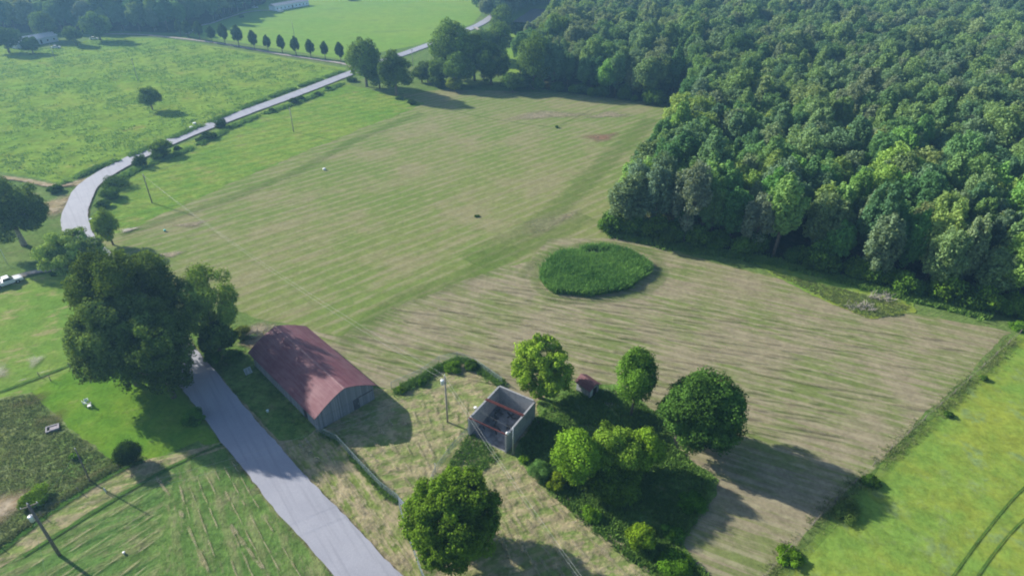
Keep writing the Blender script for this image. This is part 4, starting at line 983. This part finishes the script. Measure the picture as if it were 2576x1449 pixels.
# ---------------------------------------------------------------- roofless block building
def blockmat():
    mt, t, out = newmat('concrete_block')
    tc = t.nodes.new('ShaderNodeTexCoord'); sep = t.nodes.new('ShaderNodeSeparateXYZ'); t.links.new(tc.outputs['Object'], sep.inputs[0])
    cmb = t.nodes.new('ShaderNodeCombineXYZ'); t.links.new(mth(t, 'ADD', sep.outputs[0], sep.outputs[1]), cmb.inputs[0]); t.links.new(sep.outputs[2], cmb.inputs[1])
    br = t.nodes.new('ShaderNodeTexBrick'); t.links.new(cmb.outputs[0], br.inputs['Vector'])
    br.inputs['Scale'].default_value = 1; br.inputs['Brick Width'].default_value = .4; br.inputs['Row Height'].default_value = .2; br.inputs['Mortar Size'].default_value = .012
    br.inputs['Color1'].default_value = (.27, .28, .30, 1); br.inputs['Color2'].default_value = (.33, .34, .36, 1); br.inputs['Mortar'].default_value = (.2, .2, .21, 1)
    n = noise(t, coords(t), .6, 5, .7); n2 = noise(t, coords(t, (1, 1, .25)), 1.5, 5, .7)
    c = mixc(t, mth(t, 'MULTIPLY', ramp(t, mth(t, 'ADD', mth(t, 'MULTIPLY', n, .5), mth(t, 'MULTIPLY', n2, .5)), .48, .66), .6), br.outputs[0], (.10, .10, .11))
    p = node(t, 'ShaderNodeBsdfPrincipled', Roughness=.9); t.links.new(c, p.inputs['Base Color'])
    t.links.new(bump(t, br.outputs['Fac'], -.4, .01), p.inputs['Normal']); t.links.new(p.outputs[0], out.inputs[0]); return mt
BLOCK = blockmat()
a0 = at(1176.7, 1052, 3.7); a1 = at(1270.8, 1098.9, 3.7)
bx = (a1-a0); bx.z = 0; WD = 7.1; DP = 8.9
ang = math.atan2(bx.y, bx.x)
ang += math.radians(2)
ruin = empty('block_building', (a0.x, a0.y, 0), ang)
tag(ruin, 'roofless grey concrete block building open at the front with red roof beams', 'building')
MB().box(0, .28, 0, DP, 0, 3.7).build('side_wall', BLOCK, ruin)
MB().box(WD-.28, WD, 0, DP, 0, 3.7).build('side_wall', BLOCK, ruin)
MB().box(.28, WD-.28, DP-.28, DP, 0, 3.95).build('back_wall', BLOCK, ruin)
MB().box(.28, WD-.28, .1, DP-.28, .0, .07).build('floor', plain('dirty_slab', (.17, .17, .18), .9, var=.6, nscale=.45), ruin)
BEAM = plain('red_primer', (.115, .032, .03), .8, var=.3)
for y in (0.15, 4.9):
    MB().box(-.02, WD+.02, y-.06, y+.06, 3.70, 3.73).box(-.02, WD+.02, y-.06, y+.06, 3.88, 3.91).box(0, WD, y-.02, y+.02, 3.73, 3.88).build('beam', BEAM, ruin)
MB().box(-.02, WD+.02, 5.15, 5.27, 3.72, 3.86).build('beam', BEAM, ruin)
rr = random.Random(3); RUB = plain('dark_rubble', (.05, .045, .045), .9, var=.5)
for k in range(14):
    x, y = rr.uniform(1, 4.5), rr.uniform(2.5, 7.5); a = rr.uniform(0, 3.1); q = rr.uniform(.2, .8)
    o = MB().box(-q, q, -.09, .09, 0, rr.uniform(.06, .2), Matrix.Translation((x, y, .075+k*.012)) @ Matrix.Rotation(a, 4, 'Z')).build('fallen_board', RUB); o.matrix_world = ruin.matrix_world if False else Matrix.Translation(ruin.location) @ Matrix.Rotation(ang, 4, 'Z')
    tag(o, 'dark board lying on the floor inside the roofless block building', 'board', 'boards lying inside the block building')

# ---------------------------------------------------------------- small tin roofed outbuilding
o0 = at(1490, 1000)
sh = empty('small_shed', (o0.x-.6, o0.y-.3, 0), math.radians(42))
tag(sh, 'tiny shed with a rusty red gabled tin roof beside the yellow-green tree', 'shed')
SW, SL_, SE, SR = 2.4, 3.0, 2.0, 2.75
def gb(y0, y1, door=False):
    mb = MB(); vs = [(0, y0, 0), (0, y0, SE), (SW/2, y0, SR), (SW, y0, SE), (SW, y0, 0)]; vs += [(x, y1, z) for x, y, z in vs]
    return mb.add(vs, [(0, 1, 2, 3, 4), (9, 8, 7, 6, 5)]+[(i, i+5, (i+1) % 5+5, (i+1) % 5) for i in range(5)])
SWM = boards('shed_boards', (.16, .18, .21), (.33, .36, .40), .18)
gb(0, .08).build('gable_wall', SWM, sh); gb(SL_-.08, SL_).build('gable_wall', SWM, sh)
MB().box(0, .08, .08, SL_-.08, 0, SE-.03).build('side_wall', SWM, sh); MB().box(SW-.08, SW, .08, SL_-.08, 0, SE-.03).build('side_wall', SWM, sh)
rr_ = MB()
for sx in (-1, 1):
    x0_, x1_ = SW/2, SW/2+sx*(SW/2+.3); z1_ = SR-(SR-SE)*(SW/2+.3)/(SW/2)
    rr_.add([(x0_, -.3, SR+.03), (x1_, -.3, z1_+.03), (x1_, SL_+.3, z1_+.03), (x0_, SL_+.3, SR+.03), (x0_, -.3, SR+.08), (x1_, -.3, z1_+.08), (x1_, SL_+.3, z1_+.08), (x0_, SL_+.3, SR+.08)],
            [(0, 1, 2, 3), (7, 6, 5, 4), (0, 4, 5, 1), (1, 5, 6, 2), (2, 6, 7, 3)])
rr_.build('roof', roof_metal('rusty_tin', (.12, .035, .04), (.20, .10, .11), 0), sh)
MB().box(.9, 1.8, -.04, -.003, 0, 1.75).build('door_opening', DARK, sh)
MB().box(.15, .75, -.06, -.003, 0, 1.8).build('door', plain('blue_grey_door', (.42, .48, .54), .7), sh)

# ---------------------------------------------------------------- utility poles and cables
def pole(label, bx_, by_, Hp, arm=0.0, armrot=0.0, trafo=False, lamp=False, mat=None, rot=0.0, lean=(0, 0), r=.15, group=None, kind='utility_pole', tdir=0.0, tz=None):
    g = at(bx_, by_); root = empty(kind, (g.x, g.y, 0), rot); tag(root, label, 'pole', group)
    top = Vector((lean[0], lean[1], Hp))
    MB().tube([(0, 0, -.3), top], [r*1.15, r*.75], 10).build('post', mat or WOOD, root, True)
    if arm:
        M = Matrix.Translation(top+Vector((0, 0, -.5))) @ Matrix.Rotation(armrot, 4, 'Z')
        MB().box(-arm, arm, .1, .2, -.06, .06, M).build('crossarm', WOOD, root)
        for sx in (-arm*.9, arm*.9):
            p = M @ Vector((sx, .15, .06)); MB().tube([p, p+Vector((0, 0, .14)), p+Vector((0, 0, .2))], [.03, .06, .03], 8).build('insulator', WHITE, root, True)
    p = top; MB().tube([p, p+Vector((0, 0, .12)), p+Vector((0, 0, .26))], [.03, .07, .035], 8).build('insulator', WHITE, root, True)
    if trafo:
        z = tz or Hp-2.0; k = z/Hp; c = Vector((lean[0]*k+math.cos(tdir)*.42, lean[1]*k+math.sin(tdir)*.42, z))
        tf = MB().tube([c, c+Vector((0, 0, .02)), c+Vector((0, 0, .8)), c+Vector((0, 0, .86)), c+Vector((0, 0, .9))], [.22, .28, .28, .3, .2], 16).build('transformer', plain('transformer_grey', (.62, .66, .70), .4), root, True)
        for a in (0.6, 2.2):
            q = c+Vector((math.cos(a)*.14, math.sin(a)*.14, .88)); MB().tube([q, q+Vector((0, 0, .22))], [.05, .03], 8).build('bushing', WHITE, tf, True)
    if lamp:
        z = Hp-1.0; q = Vector((0, 0, z)); e = q+Vector((math.cos(tdir)*.9, math.sin(tdir)*.9, .25))
        MB().tube([q, q.lerp(e, .6)+Vector((0, 0, .08)), e], .03, 6).build('lamp_arm', STEEL, root, True)
        MB().tube([e+Vector((0, 0, .1)), e+Vector((0, 0, -.02)), e+Vector((0, 0, -.22))], [.12, .2, .26], 14).build('lamp_head', WHITE, root, True)
    return root, g
def topof(bx_, by_, Hp, off=(0, 0, 0)):
    g = at(bx_, by_); return Vector((g.x+off[0], g.y+off[1], Hp+off[2]))
pole('utility pole with a grey transformer and street side crossarm in the fenced yard', 1126, 1062, 9.9, .0, 0, True, False, PALEBARK, tdir=math.radians(200), tz=8.2)
pole('dark wooden pole carrying a round white transformer at the lower left', 150, 1396, 10.0, .9, math.radians(35), True, False, WOOD, tdir=math.radians(215), r=.19, tz=7.2)
pole('short dark leaning pole in the rough field above the transformer pole', 228, 1213, 6.3, 0, 0, False, False, WOOD, lean=(-.2, .5), r=.10)
pole('slim metal pole with a white lamp at the near corner of the block building', 1290, 1143, 5.6, 0, 0, False, True, STEEL, r=.09, tdir=math.radians(190), kind='lamp_post')
pole('dark utility pole beside the shrubs just inside the road bend', 383, 511, 8.2, .7, math.radians(-40), False, False, WOOD)
pole('thin utility pole in the grass strip below the middle of the upper road', 739, 332, 8.6, .7, math.radians(-20), False, False, PALEBARK)
pole('faint utility pole in the open pasture above the lone tree', 347, 203, 9.5, 0, 0, False, False, PALEBARK, r=.13)
pole('faint short pole in front of the long pale house at the far left', 140, 154, 8, 0, 0, False, False, PALEBARK, r=.13)
pole('faint utility pole behind the row of avenue trees', 741, 96, 9, 0, 0, False, False, PALEBARK, r=.13)
pole('faint utility pole at the road between the copse trees', 1039, 168, 8.5, .8, 0, False, False, PALEBARK, r=.13)
pole('short pale post of the fence stub above the large bottom tree', 1096, 1190, 1.9, 0, 0, False, False, STEEL, r=.05, kind='fence_post')
pole('short grey marker post on the mown track strip near the lower left poles', 268, 1240, .9, 0, 0, False, False, STEEL, r=.08, kind='marker_post')
pole('thin pale pole left of the big clump by the parked pickup driveway', 21, 668, 4, 0, 0, False, False, STEEL, r=.05)
def cable(label, A, B, sag, r=.013, mat=None):
    P = [A.lerp(B, k/24)+Vector((0, 0, -sag*4*(k/24)*(1-k/24))) for k in range(25)]
    o = MB().tube(P, r, 4, False).build('power_cable', mat or WIRE); return tag(o, label, 'cable')
pA = topof(383, 511, 8.1); pB = topof(1126, 1062, 9.95); pC = at(1560, 1620, 0)+Vector((4, -14, 9.5)); pM = topof(739, 332, 8.6)
cable('upper overhead cable from the road bend pole across the hay field to the yard pole', pA, pB, 2.2)
cable('lower overhead cable running beside the upper one across the hay field to the yard pole', pA+Vector((.5, .5, -1.1)), pB+Vector((0, 0, -1.1)), 2.4)
pC = at(1445, 1449, 5.2); dC = (pC-pB); pC2 = pB+dC*1.9; pC2.z = 9.0
cable('upper overhead cable from the yard pole over the block building to the bottom edge', pB, pC2, 2.6, .014)
cable('lower overhead cable from the yard pole over the block building to the bottom edge', pB+Vector((0, 0, -1.1)), pC2+Vector((.25, .1, -1.1)), 2.6, .014)
cable('overhead cable from the road bend pole up to the thin pole in the grass strip', pA, pM, 2.0)
tb = topof(150, 1396, 9.8)
sA = at(790, 1196, 4.5)
cable('service cable from the lower left pole over the road toward the yard', tb+Vector((0, 0, -.4)), topof(1126, 1062, 8.6), 2.2, .012)
cable('second service cable from the lower left pole over the road past the barn front', tb+Vector((0, 0, -1.6)), topof(1126, 1062, 7.9), 2.6, .012)
cable('thin cable strung from the yard pole to the lamp pole over the block building', topof(1126, 1062, 7.4), topof(1290, 1143, 5.5), .5, .008)
cable('short cable between the leaning pole and the transformer pole', topof(228, 1213, 6.1), topof(150, 1396, 8.9), .5, .010)
cable('steel guy wire from the transformer pole down to the grass', topof(150, 1396, 9.0), at(116, 1446), 0, .012)

# ---------------------------------------------------------------- fences
def fence(label, pix, h, spacing, chain=False, strands=4, mat=None, group=None, postr=.04, rail=True):
    P = [at(*p) for p in pix]; o0_ = P[0].copy()
    root = empty('chain_link_fence' if chain else 'wire_fence', o0_); tag(root, label, 'fence', group)
    pts = []
    for a, b in zip(P[:-1], P[1:]):
        k = max(1, int((b-a).length/spacing))
        pts += [a.lerp(b, j/k)-o0_ for j in range(k)]
    pts.append(P[-1]-o0_)
    pm = MB().tube([(0, 0, -.1), (0, 0, h)], postr, 6).build('post', mat or STEEL, root, True); pm.location = pts[0]
    for q in pts[1:]:
        c = pm.copy(); link(c, root); c.location = q
    mb = MB()
    if rail and chain:
        for a, b in zip(pts[:-1], pts[1:]): mb.tube([a+Vector((0, 0, h)), b+Vector((0, 0, h))], .022, 5, False)
        mb.build('top_rail', mat or STEEL, root)
    w = MB()
    for a, b in zip(pts[:-1], pts[1:]):
        if chain:
            L = (b-a).length; n_ = int(L/.14); d = (b-a)/max(1, n_); e = int(h/.14)
            for i in range(-e, n_):
                for sgn in (1, -1):
                    i0, i1 = (i, i+e) if sgn > 0 else (i+e, i); z0_, z1_ = 0.03, h-.02
                    # clip the diagonal to the panel
                    t0 = max(0, (0-i0)/(i1-i0)) if i1 > i0 else max(0, (i0-n_)/(i0-i1)); t1 = min(1, (n_-i0)/(i1-i0)) if i1 > i0 else min(1, i0/(i0-i1))
                    if t1 <= t0: continue
                    f = lambda t: a+d*(i0+(i1-i0)*t)+Vector((0, 0, z0_+(z1_-z0_)*t))
                    w.tube([f(t0), f(t1)], .006, 3, False)
        else:
            for k in range(strands):
                z = h*(k+1)/strands-.05; w.tube([a+Vector((0, 0, z)), (a+b)/2+Vector((0, 0, z-.02)), b+Vector((0, 0, z))], .008, 3, False)
    w.build('wire_mesh' if chain else 'wire', mat or STEEL, root)
    return root
CH = plain('fence_steel', (.26, .32, .34), .6, .2)
fence('chain link fence from the barn front corner down along the road to the gate corner', [(797, 1086), (850, 1112), (905, 1172), (960, 1230), (1003, 1262)], 1.5, 3, True, mat=CH)
fence('chain link fence running from the gate corner to the bottom edge past the large tree', [(1006, 1282), (1030, 1362), (1062, 1449), (1110, 1560)], 1.5, 3, True, mat=CH)
fence('overgrown chain link fence along the upper side of the yard', [(985, 978), (1060, 944), (1105, 912), (1150, 902), (1195, 918), (1262, 966)], 1.5, 3, True, mat=CH)
fence('short chain link fence from the block building to the large bottom tree', [(1178, 1092), (1140, 1130), (1096, 1190), (1080, 1230)], 1.5, 3, True, mat=CH)
fence('long wire fence between the mown field and the bright meadow on the right', [(2565, 840), (2400, 990), (2240, 1132), (2100, 1262), (1985, 1385), (1915, 1460), (1850, 1560)], 1.2, 5, False, 4, WOOD, postr=.06)
fence('old wire fence between the two lawns at the left', [(-20, 978), (100, 948), (128, 958), (178, 925), (230, 900)], 1.1, 3.5, False, 3, WOOD, postr=.07)
fence('wire fence on the weedy bank of the rough field at the lower left', [(-60, 1420), (0, 1376), (108, 1300), (200, 1238), (300, 1176), (345, 1160)], 1.1, 4, False, 3, WOOD, postr=.06)
fence('fence on the pasture side of the upper road', [(165, 462), (240, 424), (330, 391), (440, 345), (560, 294), (700, 236), (860, 180)], 1.2, 6, False, 3, WOOD, postr=.08)
gate = empty('metal_gate', at(1003, 1264), math.atan2(*(lambda d: (d.y, d.x))(at(1020, 1283)-at(1003, 1264)))); tag(gate, 'blue-grey metal yard gate standing ajar between the two road side fences', 'gate')
MB().tube([(0, 0, .2), (3.0, 0, .2)], .03, 6).tube([(0, 0, 1.45), (3.0, 0, 1.45)], .03, 6).tube([(0, 0, .15), (0, 0, 1.5)], .04, 6).tube([(3, 0, .15), (3, 0, 1.5)], .03, 6).tube([(0, 0, .2), (3, 0, 1.45)], .02, 6).build('gate_frame', CH, gate)
MB().box(.05, 2.95, -.012, .012, .25, 1.4).build('gate_panel', plain('gate_sheet', (.26, .30, .38), .5, .3), gate)

# ---------------------------------------------------------------- pickup truck
tp = at(20, 712); td = at(58, 700)-at(-10, 722)
truck = empty('pickup_truck', (at(58, 703).x, at(58, 703).y, 0), math.atan2(td.y, td.x)); tag(truck, 'white pickup truck parked on the short driveway at the left edge', 'pickup truck')
def prism(pts, y0, y1, mb=None):
    mb = mb or MB(); n = len(pts); mb.add([(x, y0, z) for x, z in pts]+[(x, y1, z) for x, z in pts], [tuple(range(n)), tuple(reversed(range(n, 2*n)))]+[(i, i+n, (i+1) % n+n, (i+1) % n) for i in range(n)]); return mb
TW = plain('truck_white', (.78, .80, .83), .25, 0, var=.03, spec=.6)
prism([(-5.6, .45), (-5.6, 1.12), (-3.5, 1.14), (-1.5, 1.12), (-.35, 1.05), (-.02, .9), (0, .45), (-.55, .42), (-.75, .75), (-1.35, .75), (-1.55, .42), (-4.0, .42), (-4.2, .75), (-4.8, .75), (-5.0, .42)], -.97, .97).build('body', TW, truck)
prism([(-3.55, 1.14), (-3.35, 1.80), (-2.2, 1.84), (-1.5, 1.13)], -.82, .82).build('cab', TW, truck)
prism([(-3.45, 1.2), (-3.28, 1.70), (-2.25, 1.73), (-1.68, 1.2)], -.835, .835).build('side_window', GLASS, truck)
MB().add([(-2.13, -.74, 1.78), (-1.5, -.74, 1.17), (-1.5, .74, 1.17), (-2.13, .74, 1.78)], [(0, 1, 2, 3)]).build('windscreen', GLASS, truck)
MB().box(-5.5, -3.7, -.8, .8, 1.13, 1.16).build('truck_bed', plain('bed_grey', (.10, .10, .11), .7), truck)
MB().box(0, .12, -.95, .95, .4, .62).build('bumper', STEEL, truck)
for y in (-.7, .7): MB().box(-.02, .03, y-.18, y+.18, .66, .84).build('headlight', plain('headlight_glass', (.7, .72, .75), .15), truck)
for x in (-1.05, -4.5):
    for y in (-.92, .92):
        w_ = MB().tube([(x, y-.12, .38), (x, y+.12, .38)], .38, 18).build('wheel', RUBBER, truck); MB().tube([(x, y-.135, .38), (x, y+.135, .38)], .2, 14).build('rim', STEEL, w_)

# ---------------------------------------------------------------- far houses and small things
def house(kind, label, x, y, x2, y2, depth, hw_, hr, wall, roof, nwin=7, cat='house', addon=False):
    A, B = at(x, y), at(x2, y2); d = B-A; L = d.length
    r = empty(kind, A, math.atan2(d.y, d.x)); tag(r, label, cat)
    wl = MB().box(0, L, 0, depth, 0, hw_).build('wall', wall, r)
    rm = MB(); rm.add([(-.4, -.4, hw_), (L+.4, -.4, hw_), (L+.4, depth+.4, hw_), (-.4, depth+.4, hw_), (-.4, depth/2, hr), (L+.4, depth/2, hr)],
                      [(0, 1, 5, 4), (2, 3, 4, 5), (0, 4, 3), (1, 2, 5), (0, 3, 2, 1)])
    for v in rm.v: v.z += .003
    rm.build('roof', roof, r)
    for k in range(nwin):
        xx = L*(k+.6)/(nwin+.2)
        if k == nwin//2: MB().box(xx-.5, xx+.5, -.06, -.003, .3, 2.3).build('door', DARK, r)
        else:
            f = MB().box(xx-.5, xx+.5, -.05, -.003, 1.0, 2.1).build('window', WHITE, r); MB().box(xx-.4, xx+.4, -.08, -.053, 1.1, 2.0).build('pane', GLASS, f)
    return r
HW_ = plain('white_siding', (.74, .78, .84), .6, var=.06)
HP = plain('pale_siding', (.52, .56, .62), .6, var=.08)
RP = plain('pale_roof', (.46, .42, .43), .6, var=.12)
house('mobile_home', 'long white mobile home on the far meadow near the top', 693, 29, 778, 14, 6, 3.4, 4.8, HW_, RP, 9)
house('farm_house', 'long pale house half hidden by trees at the far left', 45, 124, 148, 104, 7, 3.2, 5.0, HP, plain('light_roof', (.62, .58, .60), .5, var=.1), 6)
house('farm_house', 'small pale building with a pinkish roof beyond the grove at the top', 1382, 9, 1402, 9, 7, 3.5, 5.5, HP, plain('pink_roof', (.5, .32, .34), .6), 2)
house('farm_house', 'white roofed building glimpsed over the wood at the top', 1478, 10, 1512, 10, 8, 3, 4.2, HW_, WHITE, 3)
def car(label, x, y, rot, col):
    g = at(x, y); r = empty('car', g, rot); tag(r, label, 'car')
    m_ = plain('car_paint', col, .25, spec=.6, var=.03)
    prism([(-2.2, .35), (-2.2, .9), (-1.3, 1.0), (1.2, .95), (2.1, .75), (2.2, .35)], -.88, .88).build('body', m_, r)
    prism([(-1.7, .98), (-1.1, 1.45), (.4, 1.45), (1.2, .96)], -.76, .76).build('cabin', GLASS, r)
    prism([(-1.08, 1.452), (-1.0, 1.5), (.3, 1.5), (.38, 1.452)], -.74, .74).build('car_roof', m_, r)
    for xx in (-1.35, 1.35):
        for yy in (-.82, .82): MB().tube([(xx, yy-.1, .33), (xx, yy+.1, .33)], .33, 12).build('wheel', RUBBER, r)
car('white car parked in front of the left end of the long white mobile home', 706, 31, .6, (.8, .82, .85))
car('pale car parked at the wood edge left of the long white mobile home', 642, 21, .2, (.6, .66, .72))
car('white car parked before the pale house at the far left', 142, 122, .4, (.75, .78, .82))
car('small white vehicle under the trees right of the far left house', 237, 100, .3, (.8, .82, .85))

def chair(label, x, y, rot, col, tip=0.0):
    g = at(x, y); r = empty('garden_chair', g, rot); tag(r, label, 'chair', None); mt = plain('chair_plastic', col, .4, var=.05)
    M = Matrix.Rotation(tip, 4, 'Y')
    MB().box(-.28, .28, -.26, .26, .40, .44, M).build('seat', mt, r)
    MB().box(-.32, -.28, -.26, .26, .40, .95, M).build('backrest', mt, r)
    for sy in (-.27, .23): MB().box(-.30, .25, sy, sy+.05, .62, .66, M).build('armrest', mt, r)
    for sx in (-.28, .23):
        for sy in (-.26, .21): MB().box(sx, sx+.05, sy, sy+.05, 0, .40, M).build('leg', mt, r)
chair('pale green-white garden chair, the left one of the pair on the side lawn', 216, 1018, .6, (.55, .66, .62))
chair('pale garden chair behind the bright white one on the side lawn', 219, 1011, 2.2, (.62, .70, .70))
chair('bright white garden chair on the side lawn', 227, 1024, 3.6, (.82, .82, .82))
def lathe(kind, label, x, y, prof_, mat, cat, part=None):
    g = at(x, y); mb = MB(); mb.tube([(0, 0, z) for r_, z in prof_], [r_ for r_, z in prof_], 18)
    o = mb.build(kind, mat, smooth=True); o.location = g; return tag(o, label, cat)
lathe('bucket', 'white bucket lying by the left wall of the block building', 1196, 1030, [(.22, 0), (.27, .5), (.28, .52), (.24, .55)], WHITE, 'bucket')
lathe('bucket', 'small pale bucket on the shaded grass between the road and the barn', 674, 1036, [(.18, 0), (.22, .4), (.23, .42), (.2, .44)], plain('pale_blue_plastic', (.55, .68, .70), .5), 'bucket')
lathe('bucket', 'tiny blue-green tub lying on the upper left part of the hay field', 415, 582, [(.2, 0), (.3, .4), (.31, .45), (.2, .46)], plain('teal_plastic', (.08, .42, .42), .5), 'bucket')
lathe('salt_lick', 'white block lying alone on the hay field', 816, 428, [(.45, 0), (.5, .4), (.4, .6), (.1, .62)], WHITE, 'block')
lathe('feed_tub', 'white tub by the pasture fence at the upper road, lower one', 482, 323, [(.5, 0), (.6, .5), (.62, .6), (.5, .62)], WHITE, 'tub')
lathe('feed_tub', 'white tub by the pasture fence at the upper road, upper one', 490, 313, [(.5, 0), (.6, .5), (.62, .6), (.5, .62)], WHITE, 'tub')
lathe('well_cap', 'small white plastic pipe cap in the cut grass at the lower left', 313, 1392, [(.14, 0), (.14, .3), (.17, .32), (.12, .36)], WHITE, 'pipe cap')
# concrete cistern slab with a dark opening
g = at(133, 1079); cs = empty('cistern', g, .55); tag(cs, 'concrete cistern slab with a dark opening in the rough field', 'cistern')
MB().box(-.9, .9, -.7, -.5, 0, .35).box(-.9, .9, .5, .7, 0, .35).box(-.9, -.7, -.5, .5, 0, .35).box(.7, .9, -.5, .5, 0, .35).build('rim', plain('pale_concrete', (.28, .27, .29), .9), cs)
MB().box(-.7, .7, -.5, .5, 0, .05).build('opening', DARK, cs)
MB().box(-.3, .95, -.68, .1, .353, .43).build('lid', plain('lid_concrete', (.30, .27, .30), .9), cs)
# mailbox
g = at(234, 562); mbx = empty('mailbox', g, 1.2); tag(mbx, 'pale blue-white mailbox on a post at the right edge of the road bend', 'mailbox')
MB().box(-.05, .05, -.05, .05, 0, 1.0).build('post', WOOD, mbx)
prism([(-.3, 1.0), (-.3, 1.25), (-.18, 1.36), (.18, 1.36), (.3, 1.25), (.3, 1.0)], -.45, .45).build('box', plain('mailbox_paint', (.6, .72, .76), .4), mbx)
MB().box(.302, .33, -.2, 0, 1.15, 1.35).build('flag', BEAM, mbx)
# pallet by the barn
g = at(627, 940); pl = empty('pallet', g, .75); tag(pl, 'grey-blue wooden pallet leaning by the left wall of the barn', 'pallet')
PM = plain('pallet_wood', (.40, .45, .50), .8, var=.2); Mt = Matrix.Rotation(math.radians(55), 4, 'X')
for k in range(6): MB().box(-.6, .6, k*.21, k*.21+.12, .09, .11, Mt).build('slat', PM, pl)
for k in range(3): MB().box(-.6+k*.55, -.5+k*.55, 0, 1.17, 0, .089, Mt).build('stringer', PM, pl)
# old stock tank behind the bushes
g = at(1519, 1092); tk = empty('stock_tank', g, .7); tag(tk, 'dull grey metal stock tank half hidden behind the pale green tree in the weedy patch', 'tank')
MB().tube([(0, -1, .55), (0, -.97, .55), (0, .97, .55), (0, 1, .55)], [.4, .5, .5, .4], 18).build('tank', plain('tank_metal', (.16, .18, .22), .7), tk, True)
for y in (-.7, .6): MB().box(-.4, .4, y, y+.12, 0, .2).build('foot', WOOD, tk)

# ---------------------------------------------------------------- air
if HAZE:
    mt, t, out = newmat('haze_air')
    pv = t.nodes.new('ShaderNodeVolumePrincipled'); pv.inputs['Color'].default_value = (.30, .62, 1.0, 1)
    pv.inputs['Density'].default_value = 0.00032; pv.inputs['Anisotropy'].default_value = 0.28
    t.links.new(pv.outputs[0], out.inputs['Volume'])
    o = MB().box(-1000, 1000, -150, 1400, -1, H+6).build('haze', mt); tag(o, 'thin pale blue summer haze over the whole valley', 'haze', kind='stuff')
